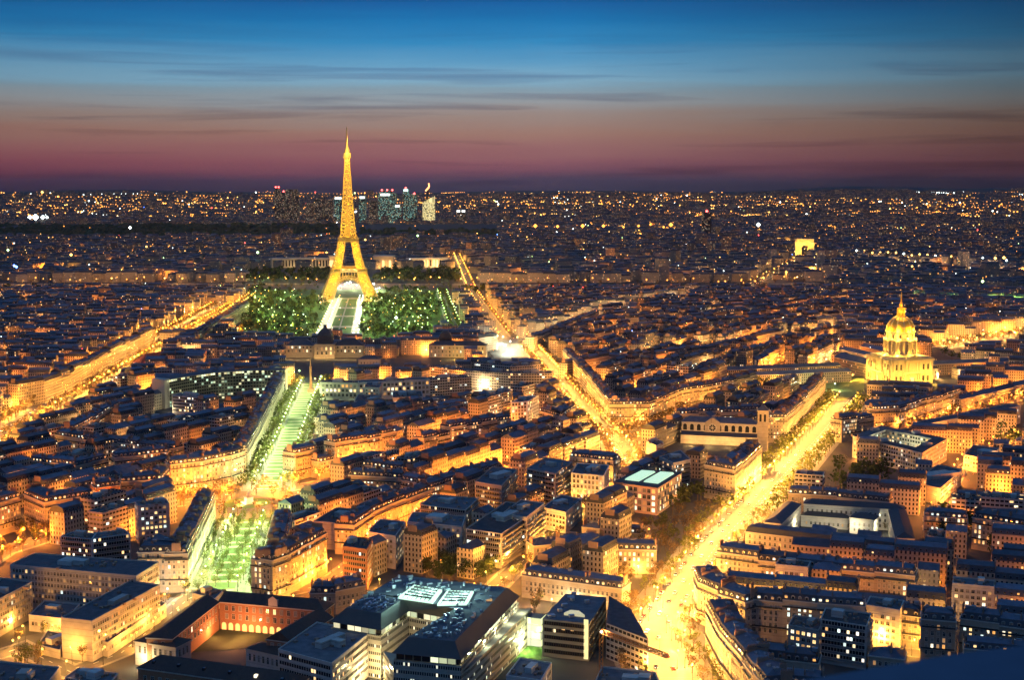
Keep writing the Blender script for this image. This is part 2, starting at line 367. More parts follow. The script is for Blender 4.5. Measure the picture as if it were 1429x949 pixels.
def strip(mb,P,d0,d1,z,m=0):
    A=offs(P,d0);B=offs(P,d1)
    for i in range(len(P)-1): mb.face([(*A[i],z),(*A[i+1],z),(*B[i+1],z),(*B[i],z)][::1 if d1>d0 else -1],m)
LAMPS=[];TREES=[];ZL=[.02]
YEL=(1,.44,.065);ORG=(1,.28,.024);AMB=(1,.33,.04);GRN=(.62,1,.42);WHT=(.95,1,.82);DEEP=(1,.31,.035)
def street(name,desc,px,wd,col,power,lamp_gap=26,rows=(1,),trees=(),tree_gap=14,tkind='b',lampsides=(-1,1),world=False,road=True,mark=True,lamp_h=9,occ=True,jit=0.0,loff=.74):
    P=px if world else [G(*p) for p in px]; hw=wd/2; ZL[0]+=.015; z=ZL[0]
    if road:
        m=MB(); strip(m,P,-hw*.72,hw*.72,z)
        tag(m.build('road',M_asph if wd<40 else mat('glow_paled_carriageway',(.13,.125,.118),.7,noise=.3,nscale=.15)),kind='structure')  # wide roads: colour paled to stand in for the glow of passing traffic
        k=MB()
        for sgn in (-1,1):
            a,b=(hw*.72,hw) ; 
            strip(k,P,sgn*a,sgn*b,z+.14); strip_side=offs(P,sgn*a)
            for u,v in zip(strip_side,strip_side[1:]): k.wall(u if sgn>0 else v,v if sgn>0 else u,z,z+.14)
        tag(k.build('pavement',M_pave),kind='structure')
        if mark:
            q=MB(); L=plen(P); s=0
            for off in (0,):
                Q=offs(P,off); L=plen(Q); s=4
                while s<L-4:
                    x,y,a=along(Q,s); q.face([(*p,z+.012) for p in rect(x,y,3.5,.35,a)]); s+=9
            tag(q.build('road_markings',M_paint),kind='structure')
    if occ:
        for i in range(len(P)-1):
            a,b=P[i],P[i+1]; A=offs(P,hw);B=offs(P,-hw); occupy([B[i],B[i+1],A[i+1],A[i]],'r')
    for k,sgn in enumerate(lampsides):
        Q=offs(P,sgn*hw*loff); L=plen(Q); s=lamp_gap*(.3+.5*k); i=1
        while s<L:
            x,y,a=along(Q,s+rng.uniform(-jit,jit)); LAMPS.append((x,y,lamp_h+rng.uniform(-jit,jit)*.25,col,power*(1 if not jit else rng.choice((.2,.5,1,1.6))),desc,'left' if sgn>0 else 'right',i,a-sgn*math.pi/2)); s+=lamp_gap; i+=1
    for f in trees:
        Q=offs(P,hw*f); L=plen(Q); s=rng.uniform(2,tree_gap); i=1
        while s<L:
            x,y,a=along(Q,s); TREES.append((x+rng.uniform(-1,1),y+rng.uniform(-1,1),rng.uniform(.8,1.15),tkind,desc,'left' if f>0 else 'right',i)); s+=tree_gap*rng.uniform(.8,1.25); i+=1
    return P
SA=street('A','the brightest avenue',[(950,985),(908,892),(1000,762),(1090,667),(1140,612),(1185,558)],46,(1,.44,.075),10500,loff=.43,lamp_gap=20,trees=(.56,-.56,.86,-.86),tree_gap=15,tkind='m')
SB=street('B','the avenue to the white-lit crossroads',[(880,660),(862,622),(800,560),(765,515),(738,484)],32,(1,.41,.06),12000,loff=.5,lamp_gap=22,trees=(.7,-.7),tree_gap=13)
SB2=street('B2','the leafy church avenue',[(866,618),(945,580),(1062,541),(1090,533)],36,(1,.40,.055),12000,lamp_gap=24,trees=(.75,-.75,.1),tree_gap=11)
SBs=street('Bs','the narrow yellow street',[(868,648),(803,716),(742,772),(697,815),(655,860)],16,(1,.40,.05),8000,lamp_gap=24,trees=(.85,),tree_gap=17)
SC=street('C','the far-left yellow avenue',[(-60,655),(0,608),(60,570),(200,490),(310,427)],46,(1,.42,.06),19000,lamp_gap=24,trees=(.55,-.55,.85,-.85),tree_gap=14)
SC2=street('C2','the thin park-side street',[(268,474),(300,452),(352,414)],16,YEL,7000,lamp_gap=34,trees=(.8,),tree_gap=26)
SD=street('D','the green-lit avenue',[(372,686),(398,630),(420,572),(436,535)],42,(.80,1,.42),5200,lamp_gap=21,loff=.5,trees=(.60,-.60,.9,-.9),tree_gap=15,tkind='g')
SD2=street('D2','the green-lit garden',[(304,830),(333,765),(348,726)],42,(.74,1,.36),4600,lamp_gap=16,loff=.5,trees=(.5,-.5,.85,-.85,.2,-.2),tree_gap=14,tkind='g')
SE=street('E','the orange left street',[(-60,812),(0,772),(90,744),(150,724),(230,706),(328,692)],22,ORG,10500,lamp_gap=20,trees=(.8,-.85,-.6),tree_gap=12)
SE2=street('E2','the orange right street',[(362,690),(440,676),(560,650),(640,628),(728,600)],20,ORG,9000,lamp_gap=21,trees=(.8,),tree_gap=16)
SI=street('I','the curved orange lane',[(368,836),(455,816),(540,752),(636,698),(722,650)],15,ORG,6500,lamp_gap=22)
SK=street('K','the long thin avenue',[(637,356),(660,410),(704,472)],24,YEL,9000,lamp_gap=55,trees=(.8,),tree_gap=40)
SK2=street('K2','the green-lit walk beside the park',[(616,408),(640,472)],26,(.4,1,.15),3000,lamp_gap=60,trees=(.5,-.5),tree_gap=15,tkind='g')
SS=street('S1','the pale crossroads street',[(738,484),(775,466),(835,442),(960,418)],20,(1,.7,.32),8000,lamp_gap=44)
SS2=street('S2','the long-roof street',[(905,500),(1010,492),(1110,478),(1190,462)],26,(1,.55,.15),11000,lamp_gap=34,trees=(.7,-.7),tree_gap=18)
SQ=street('Q','the riverside road',[(-120,397.5),(400,396),(700,397.5),(1000,399),(1140,395)],34,(1,.42,.07),13000,lamp_gap=30,jit=16,lampsides=(-1,),trees=(.9,),tree_gap=40,lamp_h=15)
SQ2=street('Q2','the far riverside road',[(640,403),(760,405),(1000,408)],20,ORG,12000,lamp_gap=95,lampsides=(1,))
SJ=street('J','the courtyard-block street',[(1160,612),(1240,600),(1335,580),(1460,545)],22,AMB,9500,lamp_gap=26,trees=(.7,-.7),tree_gap=16)
SV=street('V','the far right boulevard',[(1310,486),(1460,462)],28,(1,.45,.09),26000,lamp_gap=40,trees=(.7,-.7),tree_gap=20)
SR=street('R','the narrow deep-yellow lane',[(1296,738),(1345,652),(1380,628),(1460,600)],10,DEEP,5000,lamp_gap=24)
SR2=street('R2','the lower right street',[(1040,872),(1130,893),(1220,905),(1330,921),(1460,936)],13,YEL,7000,lamp_gap=17)
SN=street('N','the hospital lane',[(-60,935),(30,905),(100,940),(170,912),(262,838),(300,818)],15,YEL,2400,lamp_gap=24,trees=(.9,),tree_gap=30)
SX=street('X','the arch road',[(1035,404),(1080,382),(1122,357)],26,(1,.5,.12),14000,lamp_gap=120,trees=(.7,-.7),tree_gap=50)
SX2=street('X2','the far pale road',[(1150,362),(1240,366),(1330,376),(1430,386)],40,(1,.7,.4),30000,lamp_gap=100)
# paved squares
def sheet(name,px,m,z,kind='structure',occ=True):
    P=[G(*p) for p in px]; P=P if area(P)>0 else P[::-1]; b=MB(); b.face([(*p,z) for p in P]); o=b.build(name,m); tag(o,kind=kind)
    if occ:
        c=cen(P)
        for i in range(len(P)): occupy([c,P[i],P[(i+1)%len(P)]],'r')
    return P
def disc(name,px,r,m,z,occ=True):
    x,y=G(*px); P=[(x+r*math.cos(t*math.pi/16),y+r*math.sin(t*math.pi/16)) for t in range(32)]
    b=MB(); b.face([(*p,z) for p in P]); tag(b.build(name,m),kind='structure')
    if occ: occupy(rect(x,y,2*r,2*r),'r')
    return x,y
sheet('junction',[(868,850),(905,820),(1000,815),(985,870),(990,990),(900,990)],mat('glow_paled_carriageway',(.13,.125,.118)),.34)
px_,py_=disc('roundabout',(345,705),44,M_asph,.36); disc('roundabout_garden',(345,703),17,M_grass,.40,False)
for i in range(12):
    t=i*math.pi/6; LAMPS.append((px_+37*math.cos(t),py_+37*math.sin(t),9,(1,.36,.045),10500,'the roundabout','ring',i+1,t+math.pi))
for i in range(14):
    t=.2+i*math.pi/7; TREES.append((px_+31*math.cos(t),py_+31*math.sin(t),rng.uniform(.7,.95),'b','the roundabout','ring',i+1))
sheet('white_lit_crossroads',[(675,482),(705,470),(745,476),(772,492),(740,502),(690,500)],mat('glow_paled_carriageway',(.13,.125,.118)),.38)
for i,(a,b) in enumerate(((690,486),(702,481),(712,488),(722,482),(735,488),(748,484),(728,495),(705,494),(694,480),(757,478))):
    x,y=G(a,b); LAMPS.append((x,y,12,(.85,1,.72) if i%3 else (1,.6,.2),20000,'the white-lit crossroads','middle',i+1,0))
for i,(a,b) in enumerate(((905,868),(925,850),(950,862),(930,885),(955,905),(920,915),(945,935),(975,858),(968,880),(912,842))):
    x,y=G(a,b); LAMPS.append((x,y,10,(1,.44,.08),6200,'the glowing near junction','middle',i+1,0))
# lawns of the two green avenues
for P,wd in ((SD,42),(SD2,42)):
    b=MB(); strip(b,P,-wd*.2,wd*.2,ZL[0]+.2); tag(b.build('avenue_lawn',mat('pale_worn_turf',(.10,.15,.06),.95,noise=.5,nscale=.15)),kind='structure')
    k=MB(); L=plen(P); s=6
    while s<L-4:
        x,y,a=along(P,s); k.face([(*p,ZL[0]+.24) for p in rect(x,y,4.2,wd*.4,a)]); s+=rng.uniform(8,19)
    tag(k.build('gravel_cross_paths',M_gravel),kind='structure')
# the long park before the iron tower
sheet('park_ground',[(330,486),(600,486),(628,404),(345,404)],M_grass,.05)
sheet('park_avenue',[(438,474),(500,474),(507,416),(466,416)],M_gravel,.09)
def lp(u,v):   # u 0..1 across, v 0..1 from near to far
    a=G(438+62*u,474); b=G(466+41*u,416); return (a[0]+(b[0]-a[0])*v,a[1]+(b[1]-a[1])*v)
b=MB()
for v0,v1 in ((.02,.23),(.26,.47),(.5,.68),(.72,.97)):
    for u0,u1 in ((.28,.48),(.52,.80)): b.face([(*lp(u0,v0),.13),(*lp(u1,v0),.13),(*lp(u1,v1),.13),(*lp(u0,v1),.13)])
tag(b.build('park_lawn',M_grass),kind='structure')
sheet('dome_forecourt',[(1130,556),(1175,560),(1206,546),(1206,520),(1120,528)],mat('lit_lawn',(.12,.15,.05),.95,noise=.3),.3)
sheet('hospital_yard',[(-60,960),(90,960),(262,850),(300,815),(225,850),(30,890)],M_asph,.3,occ=False)
# ------------------------------------------------------------------ shared small meshes
def win_mesh(w,h,state):
    b=MB(); f=.16; hw=w/2
    b.face([(-hw,-.05,0),(hw,-.05,0),(hw,-.05,h),(-hw,-.05,h)],1)
    for x0,x1,z0,z1 in ((-hw-f,-hw,-f,h+f),(hw,hw+f,-f,h+f),(-hw,hw,h,h+f),(-hw-.15,hw+.15,-f,0),(-.05,.05,0,h),(-hw,hw,h*.68,h*.68+.08)):
        y=-.22 if (z1==0) else -.12
        P=[(x0,y),(x1,y),(x1,0),(x0,0)]; b.prism(P,z0,z1,0,bottom=True)
    m={'dark':M_glass,**LIT}[state]; return b.mesh('window',[M_trim,m])
WM={}
def wmesh(w,h,s):
    k=(round(w,1),round(h,1),s)
    if k not in WM: WM[k]=win_mesh(k[0],k[1],s)
    return WM[k]
def pick(lit,r=rng):
    if r.random()>lit: return r.choice(('dark','dark','dark','curtain','dark','curtain','dim' if lit>.05 else 'dark'))
    return r.choice(['warm','warm','white','amber','warm','white','amber','cool'])
NWIN=[0]
def windows(parent,a,b,z0,z1,du=2.6,dv=3.2,w=1.2,h=2.0,lit=.1,margin=.8,name='window',state=None):
    L=math.dist(a,b); n=int((L-2*margin)//du)
    if n<1: return
    ux,uy=(b[0]-a[0])/L,(b[1]-a[1])/L; rz=math.atan2(uy,ux); st=(L-n*du)/2+du/2; z=z0
    while z+h<z1:
        for i in range(n):
            s=st+i*du; inst(name,wmesh(w,h,state or pick(lit)),parent,(a[0]+ux*s,a[1]+uy*s,z),rz); NWIN[0]+=1
        z+=dv
def dormer_mesh(s,w=1.3,h=1.7,dp=1.9):
    b=MB(); hw=w/2
    b.prism([(-hw-.2,0),(hw+.2,0),(hw+.2,dp),(-hw-.2,dp)],0,h,0)
    b.face([(-hw,-.04,.25),(hw,-.04,.25),(hw,-.04,h-.15),(-hw,-.04,h-.15)],1)
    b.face([(-hw-.35,-.15,h+.01),(hw+.35,-.15,h+.01),(0,-.15,h+.55)],0); b.face([(-hw-.35,-.15,h+.01),(0,-.15,h+.55),(0,dp,h+.55),(-hw-.35,dp,h+.01)],2); b.face([(0,-.15,h+.55),(hw+.35,-.15,h+.01),(hw+.35,dp,h+.01),(0,dp,h+.55)],2)
    m={'dark':M_glass,**LIT}[s]; return b.mesh('dormer',[M_trim,m,M_roof])
DM={s:dormer_mesh(s) for s in ('dark','curtain','dim','warm','amber','white','cool')}
def chim_mesh():
    b=MB(); b.box(0,0,-.8,3.0,5.0,.62); b.box(0,0,3.0,3.15,5.2,.8)
    for i in range(7): b.box(-2.1+i*.7,0,3.15,3.8,.28,.28,0,1)
    return b.mesh('chimney',[M_chim,M_pot])
CH=chim_mesh()
def hatch_mesh(k):
    b=MB()
    if k==0: b.box(0,0,0,1.5,2.2,1.8); b.box(0,0,1.5,1.6,2.4,2.0)
    elif k==1: b.box(0,0,0,1.0,1.2,1.0); b.bar((.9,.3,0),(.9,.3,3.2),.08); b.bar((.3,.3,2.9),(1.5,.3,2.9),.06); b.bar((.5,.3,2.5),(1.3,.3,2.5),.06)
    else: b.box(0,0,0,.9,2.8,1.2); b.lathe(1.9,0,[(.25,0),(.25,1.6),(.4,1.65),(.4,1.9),(0,2.1)],8)
    return b.mesh('roof_hatch',[MATS['galvanised_duct'] if 'galvanised_duct' in MATS else mat('zinc_hatch',(.22,.24,.26),.5)])
HATCH=[hatch_mesh(k) for k in range(3)]
def facing(a,b,tol=-.05):
    nx,ny=b[1]-a[1],a[0]-b[0]; l=math.hypot(nx,ny) or 1; mx,my=(a[0]+b[0])/2,(a[1]+b[1])/2; d=math.hypot(mx,my)
    return (nx*-mx+ny*-my)/l/d>tol
# ------------------------------------------------------------------ houses
def roof_faces(mb,Q,h,ls,rs,r,kind):
    d=min(math.dist(Q[1],Q[2]),math.dist(Q[0],Q[3])); t=1.4
    if kind=='mansard':
        Q1=inset(Q,[t,t if rs else 0,t,t if ls else 0]); k=max(0,d/2-t-.6); Q2=inset(Q,[t+k,(t+k) if rs else 0,t+k,(t+k) if ls else 0])
        mb.frustum(Q,h,Q1,h+3.3,0,r,False); mb.frustum(Q1,h+3.3,Q2,h+3.3+k*.32,1,r,True,1)
    else:
        k=d/2-.15; Q2=inset(Q,[k,(k) if rs else 0,k,(k) if ls else 0]); mb.frustum(Q,h,Q2,h+k*.55,1,r,True,1)
def house(spec,detail):
    """One mansard or pitched house as a thing with its parts."""
    Q,h,kind,label,group,ls,rs,r,lit=spec['Q'],spec['h'],spec['kind'],spec['label'],spec['group'],spec['ls'],spec['rs'],spec['r'],spec.get('lit',.1)
    c=cen(Q); e=empty('apartment_house',(c[0],c[1],0),label,'apartment house',group); rr=random.Random(int(r*1e6))
    near=detail>=2; lit*=rr.choice((.15,.3,.6,.9,1.5,2.4))
    w=MB(); w.prism(Q,0,h,0,None,r,False); w.prism(inset(Q,[-.4,0 if not rs else -.4,-.4,0 if not ls else -.4]),h-.55,h-.02,1,1,r,True,True)
    w.build('wall',[spec.get('wm') or (M_wall if near else M_wallw),M_trim],e)
    m=MB(); roof_faces(m,Q,h,ls,rs,r,kind); ro=m.build('roof',[M_slate,M_roof],e)
    L=math.dist(Q[0],Q[1])
    for (i,j) in ((1,2),(3,0)):
        a,b=Q[i],Q[j]; l=math.dist(a,b)
        if l<7: continue
        ux,uy=(b[0]-a[0])/l,(b[1]-a[1])/l
        for f in ((.35,.7) if l>14 else (.5,)):
            if rr.random()<.85: inst('chimney',CH,e,(a[0]+ux*l*f-uy*.45,a[1]+uy*l*f+ux*.45,h+(2.2 if kind=='mansard' else .8)),math.atan2(uy,ux),(1,1,rr.uniform(.8,1.25)))
    if detail>=1 and L>13:
        for k in range(2 if L>20 else 1):
            f=rr.uniform(.3,.7); L3=lambda u,v:tuple((Q[0][j]*(1-u)+Q[1][j]*u)*(1-v)+(Q[3][j]*(1-u)+Q[2][j]*u)*v for j in (0,1)); inst('chimney',CH,e,(*L3(f,rr.choice((.25,.75))),h+2.6),math.atan2(Q[2][1]-Q[1][1],Q[2][0]-Q[1][0]),(rr.uniform(.4,.7),1,rr.uniform(.7,1.1)))
    if detail>=1:
        for k in range(3 if near else 1):
            f,q=rr.uniform(.12,.88),rr.uniform(.36,.64); L2=lambda u,v:tuple((Q[0][j]*(1-u)+Q[1][j]*u)*(1-v)+(Q[3][j]*(1-u)+Q[2][j]*u)*v for j in (0,1))
            inst('roof_hatch',HATCH[rr.randrange(3)],e,(*L2(f,q),h+(4.0 if kind=='mansard' else 2.2)),math.atan2(Q[1][1]-Q[0][1],Q[1][0]-Q[0][0]))
    for i in (0,1,2,3):
        a,b=Q[i],Q[(i+1)%4]
        if not facing(a,b): continue
        party=(i==1 and not rs) or (i==3 and not ls); l=math.dist(a,b)
        if near and not party: windows(e,a,b,4.6,h-.6,du=2.7,lit=lit,w=1.2,h=2.1)
        elif near and rr.random()<.5: windows(e,a,b,5,h-3,du=5.5,w=.8,h=1.2,lit=.15,margin=2)
        if kind=='mansard' and not party and detail>=1:
            ux,uy=(b[0]-a[0])/l,(b[1]-a[1])/l; n=max(1,int((l-1.5)//3.0)); rz=math.atan2(uy,ux)
            for k in range(n):
                s=(k+.5)*l/n; inst('dormer',DM[pick(.3,rr)],e,(a[0]+ux*s-uy*.35,a[1]+uy*s+ux*.35,h+.25),rz)
        if near and not party and h>16 and not spec.get('wm'):
            nx,ny=(b[1]-a[1])/l,(a[0]-b[0])/l
            for zb in (7.4,h-3.9):
                bb=MB(); P=[a,(a[0]+nx*.9,a[1]+ny*.9),(b[0]+nx*.9,b[1]+ny*.9),b]; P=P if area(P)>0 else P[::-1]
                bb.prism(P,zb-.15,zb,0,bottom=True); bb.wall(P[1],P[2],zb,zb+.9,1) if facing(P[1],P[2]) else bb.wall(P[2],P[1],zb,zb+.9,1)
                bb.build('balcony',[M_trim,M_rail],e)
    return e
def flatblock(spec,detail):
    Q,h,r=spec['Q'],spec['h'],spec['r']; c=cen(Q); rr=random.Random(int(r*1e6)+3)
    e=empty(spec.get('name','flat_roofed_block'),(c[0],c[1],0),spec['label'],spec.get('cat','modern building'),spec['group']); near=detail>=2; fh=spec.get('fh',3.2)
    w=MB(); w.prism(Q,0,h,0,None,r,False); Qi=inset(Q,.45); w.frustum(Q,h,Qi,h+.003,0,r,False); n=len(Q)
    for i in range(n): w.wall(Qi[(i+1)%n],Qi[i],h-.7,h,0,r)
    w.build('wall',[spec.get('wm') or (M_modw if near else M_modww)],e)
    m=MB(); m.face([(*p,h-.7) for p in Qi],0,None,r); m.build('roof',[M_flat],e)
    L=min(math.dist(Q[0],Q[1]),40); dp=math.dist(Q[1],Q[2]); ang=math.atan2(Q[1][1]-Q[0][1],Q[1][0]-Q[0][0])
    if spec.get('plant',True) and L>10 and dp>9:
        for k in range(1+(L>24)):
            f=rr.uniform(-.25,.25)*L; b=MB(); x,y=c[0]+math.cos(ang)*f,c[1]+math.sin(ang)*f
            b.box(x,y,h-.7,h+rr.uniform(1.6,2.8),rr.uniform(3,L*.32),rr.uniform(3,dp*.4),ang); b.build('plant_room',[M_modw],e)
        b=MB()
        for k in range(14): b.box(c[0]+math.cos(ang)*rr.uniform(-.42,.42)*L-math.sin(ang)*rr.uniform(-.35,.35)*dp,c[1]+math.sin(ang)*rr.uniform(-.42,.42)*L+math.cos(ang)*rr.uniform(-.3,.3)*dp,h-.7,h+rr.uniform(.1,.5),rr.uniform(.8,2),rr.uniform(.8,2),ang)
        b.build('roof_vents',[M_chim],e)['kind']='stuff'
    if near:
        for i in range(n):
            a,b=Q[i],Q[(i+1)%n]; l=math.dist(a,b)
            if not facing(a,b): continue
            st=spec.get('facade','bands'); 
            if i in spec.get('blank',()): continue
            if st=='grid': windows(e,a,b,1.5+fh*.6,h-.9,du=spec.get('du',2.8),dv=fh,w=spec.get('ww',1.6),h=spec.get('wh',1.7),lit=spec.get('lit',.12),margin=.6)
            else:
                z=fh+.6; ux,uy=(b[0]-a[0])/l,(b[1]-a[1])/l; nx,ny=uy,-ux
                while z+1.6<h:
                    p,q=(a[0]+ux*.9,a[1]+uy*.9),(b[0]-ux*.9,b[1]-uy*.9); bb=MB(); o=.07
                    P=[(p[0]+nx*o,p[1]+ny*o),(q[0]+nx*o,q[1]+ny*o)]
                    bb.wall(P[0],P[1],z,z+1.65,0,rr.random(),0,0)
                    k=0.0; ll=math.dist(p,q)
                    while k<ll:
                        x,y=p[0]+ux*k+nx*.12,p[1]+uy*k+ny*.12; bb.box(x,y,z-.05,z+1.7,.22,.16,math.atan2(uy,ux),1); k+=1.5
                    bb.build('window_band',[M_bandglass,M_modw],e)
                    if st=='balconies':
                        b2=MB(); w2=1.5; PP=[(p[0]+nx*w2,p[1]+ny*w2),(q[0]+nx*w2,q[1]+ny*w2),q,p]; PP=PP if area(PP)>0 else PP[::-1]
                        b2.prism(PP,z-1.0,z-.8,0,bottom=True)
                        u,v=(p[0]+nx*w2,p[1]+ny*w2),(q[0]+nx*w2,q[1]+ny*w2); b2.wall(u,v,z-.8,z+.15,1)
                        b2.build('balcony',[M_modw,mat('balcony_panel',(.2,.19,.18),.6)],e)
                    z+=fh
    return e
M_bandglass=wall_mat('ribbon_glazing',[(.04,.045,.05)],cu=1.5,cv=1.65,wu=(.0,1),wv=(.0,1),lit=.12,estr=1.8,lines=False)
SPECS=[]
def row(pts,h,d,side=1,kind='mansard',seg=21,desc='',base=False,near=True,lit=.12,hv=1.2,occ=True,**kw):
    """Houses side by side along an eave line given in photo pixels; d metres deep, to the left of travel for side=1."""
    P=[G(x,y,0 if base else h) for x,y in pts]
    if side<0: P=P[::-1]; 
    B=offs(P,d); tot=0; k=0; out=[]
    segs=[max(1,round(math.dist(a,b)/seg)) for a,b in zip(P,P[1:])]; total=sum(segs)
    for i in range(len(P)-1):
        n=segs[i]
        for j in range(n):
            f0,f1=j/n,(j+1)/n; L=lambda u,v,f:(u[0]+(v[0]-u[0])*f,u[1]+(v[1]-u[1])*f)
            Q=[L(P[i],P[i+1],f0),L(P[i],P[i+1],f1),L(B[i],B[i+1],f1),L(B[i],B[i+1],f0)]; k+=1
            hh=h+(rng.uniform(-hv,hv) if total>1 else 0)
            s=dict(Q=Q,h=hh,kind=kind,ls=(k==1),rs=(k==total),r=rng.random(),lit=lit,desc=desc,idx=k if side>0 else total+1-k,total=total,hand=True,near=near,**kw)
            SPECS.append(s); out.append(s)
            if occ: occupy(Q)
    return out
# ------------------------------------------------------------------ landmarks
GOLD=mat('gilded_lead',(.55,.36,.08),.45,metal=.55,noise=.25,nscale=.8)
IRON=mat('painted_wrought_iron',(.40,.31,.16),.6,noise=.2,nscale=.3)
PALE=mat('floodlit_limestone',(.44,.38,.28),.85,noise=.15,nscale=.5)
def bulb_mat(name,c,s): return mat(name,(.1,.1,.1),.5,emit=c,estr=s)
B_yel=bulb_mat('yellow_bulb',(1,.55,.12),6);B_org=bulb_mat('orange_bulb',(1,.34,.045),3.6);B_grn=bulb_mat('green_white_bulb',(.62,1,.38),3.5);B_wht=bulb_mat('white_bulb',(.85,1,.95),5);B_red=bulb_mat('red_beacon',(1,.06,.05),14);B_blu=bulb_mat('blue_bulb',(.1,.25,1),16)
# --- iron lattice tower
LPOW_T=LPOW; LPOW=1.45
def tower():
    X,Y=G(487,418); K=1.0; yaw=R(8); e=empty('lattice_tower',(X,Y,0),'tall floodlit golden iron lattice tower on four splayed legs','tower')
    e.scale=(1,1,1.062); cy_,sy_=math.cos(yaw),math.sin(yaw)
    def W(x,y,z): return (X+cy_*x-sy_*y,Y+sy_*x+cy_*y,z)
    prof=[(0,60,34),(20,50.5,27.5),(40,41.5,21.5),(57,35,17),(75,29,13),(95,23.5,9.3),(115,19.5,6.2),(135,15.8,3.2),(150,13.5,1.2)]
    def at(z):
        for (z0,o0,i0),(z1,o1,i1) in zip(prof,prof[1:]):
            if z<=z1: f=(z-z0)/(z1-z0); return o0+(o1-o0)*f,i0+(i1-i0)*f
        return prof[-1][1:]
    for sx in (-1,1):
        for sy in (-1,1):
            b=MB(); n=17; zs=[150*i/n for i in range(n+1)]
            for z0,z1 in zip(zs,zs[1:]):
                if z0>=118: continue
                o0,i0=at(z0);o1,i1=at(z1); c0=[(i0,i0),(o0,i0),(o0,o0),(i0,o0)]; c1=[(i1,i1),(o1,i1),(o1,o1),(i1,o1)]
                for k in range(4):
                    p,q=c0[k],c0[(k+1)%4]; p1,q1=c1[k],c1[(k+1)%4]
                    b.bar(W(sx*p[0],sy*p[1],z0),W(sx*p1[0],sy*p1[1],z1),1.9)
                    b.bar(W(sx*p[0],sy*p[1],z0),W(sx*q1[0],sy*q1[1],z1),1.1); b.bar(W(sx*q[0],sy*q[1],z0),W(sx*p1[0],sy*p1[1],z1),1.1); b.bar(W(sx*p[0],sy*p[1],z0),W(sx*q[0],sy*q[1],z0),1.1)
            lg=b.build('leg',IRON,e)
            f=MB(); f.prism([W(sx*a,sy*c,0)[:2] for a,c in ((31,31),(63,31),(63,63),(31,63))][::1 if sx*sy>0 else -1],0,4); f.build('masonry_pier',M_trim,lg)
            for z in (6,20,34,48,64,80,96,110):
                o,i=at(z); m=(o+i)/2; light(*W(sx*m,sy*m,z),(1,.48,.005),15000,e,1.5,'tower_light')
            for z in (8,28,46,70,98):
                o,i=at(z); m=(o+i)/2; light(*W(sx*(m-6),-(o+13) if sy<0 else sy*m,z),(1,.50,.006),11000,e,1.5,'tower_light')  # front legs: unseen lights added outside to brighten the near bars
    for k in range(4):
        b=MB(); pts=[]; n=22
        for i in range(n+1):
            t=math.pi*i/n; pts.append((-36*math.cos(t),8+36*math.sin(t)))
        c,s=math.cos(k*math.pi/2),math.sin(k*math.pi/2)
        def P(u,z): 
            o=at(max(0,min(57,z)))[0]-1; return W(c*u+s*o*1,s*u-c*o,z)
        for (u0,z0),(u1,z1) in zip(pts,pts[1:]): b.bar(P(u0,z0),P(u1,z1),1.8); b.bar(P(u0*.93,z0-3),P(u1*.93,z1-3),1.2); b.bar(P(u0,z0),P(u1*.93,z1-3),.9)
        for u in range(-30,31,6): b.bar(P(u,8+math.sqrt(max(0,36*36-u*u))),P(u,56),.9)
        b.build('arch',IRON,e)
    def ring(z0,z1,ro,name,hole=.5):
        b=MB(); Q=[W(x,y,0)[:2] for x,y in ((-ro,-ro),(ro,-ro),(ro,ro),(-ro,ro))]; q=inset(Q,ro*(1-hole))
        for i in range(4):
            j=(i+1)%4; b.face([(*Q[i],z1),(*Q[j],z1),(*q[j],z1),(*q[i],z1)]); b.face([(*Q[j],z0),(*Q[i],z0),(*q[i],z0),(*q[j],z0)])
            b.wall(Q[i],Q[j],z0,z0+(z1-z0)*.35); b.wall(q[j],q[i],z0,z1)
            L=math.dist(Q[i],Q[j]); m=int(L/2.4)
            for k in range(m+1):
                f=k/m; x,y=Q[i][0]+(Q[j][0]-Q[i][0])*f,Q[i][1]+(Q[j][1]-Q[i][1])*f; b.bar((x,y,z0),(x,y,z1),.6)
            b.bar((*Q[i],z1),(*Q[j],z1),.9)
        return b.build(name,IRON,e)
    ring(55,61,37.5,'first_platform'); ring(113,119,21.5,'second_platform',.3)
    b=MB(); b.box(X,Y,61,65,40,40,yaw); b.box(X,Y,119,122.5,26,26,yaw); b.build('gallery_rooms',[IRON],e)
    for s in (-1,1):
        for u in (-12,0,12): light(*W(u*s,-40,60),(1,.8,.45),2200,e,1,'gallery_light')
    b=MB(); zz=[122+(276-122)*i/24 for i in range(25)]
    def sh(z): t=(z-116)/(276-116); return 13.6*(1-t)**1.25+4.6*t+2.4*(1-t)
    for z0,z1 in zip(zz,zz[1:]):
        a,d=sh(z0),sh(z1)
        for k in range(4):
            c,s=((-1,-1),(1,-1),(1,1),(-1,1))[k],((1,-1),(1,1),(-1,1),(-1,-1))[k]
            p,q=W(a*c[0],a*c[1],z0),W(a*s[0],a*s[1],z0); p1,q1=W(d*c[0],d*c[1],z1),W(d*s[0],d*s[1],z1)
            b.bar(p,p1,2.0);b.bar(p,q1,1.2);b.bar(q,p1,1.2);b.bar(p,q,1.2)
            m=tuple((x+y)/2 for x,y in zip(p,q)); m1=tuple((x+y)/2 for x,y in zip(p1,q1)); b.bar(m,m1,1.3)
    b.build('upper_shaft',IRON,e)
    for i,z in enumerate(range(126,276,11)):
        light(*W(0,0,z),(1,.48,.005),15000,e,1.2,'tower_light'); a=sh(z)
        for s in (-1,1): light(*W(s*(a+7),-(a+8),z),(1,.50,.006),4200,e,1.2,'tower_light')  # unseen lights added outside the shaft to brighten its near faces
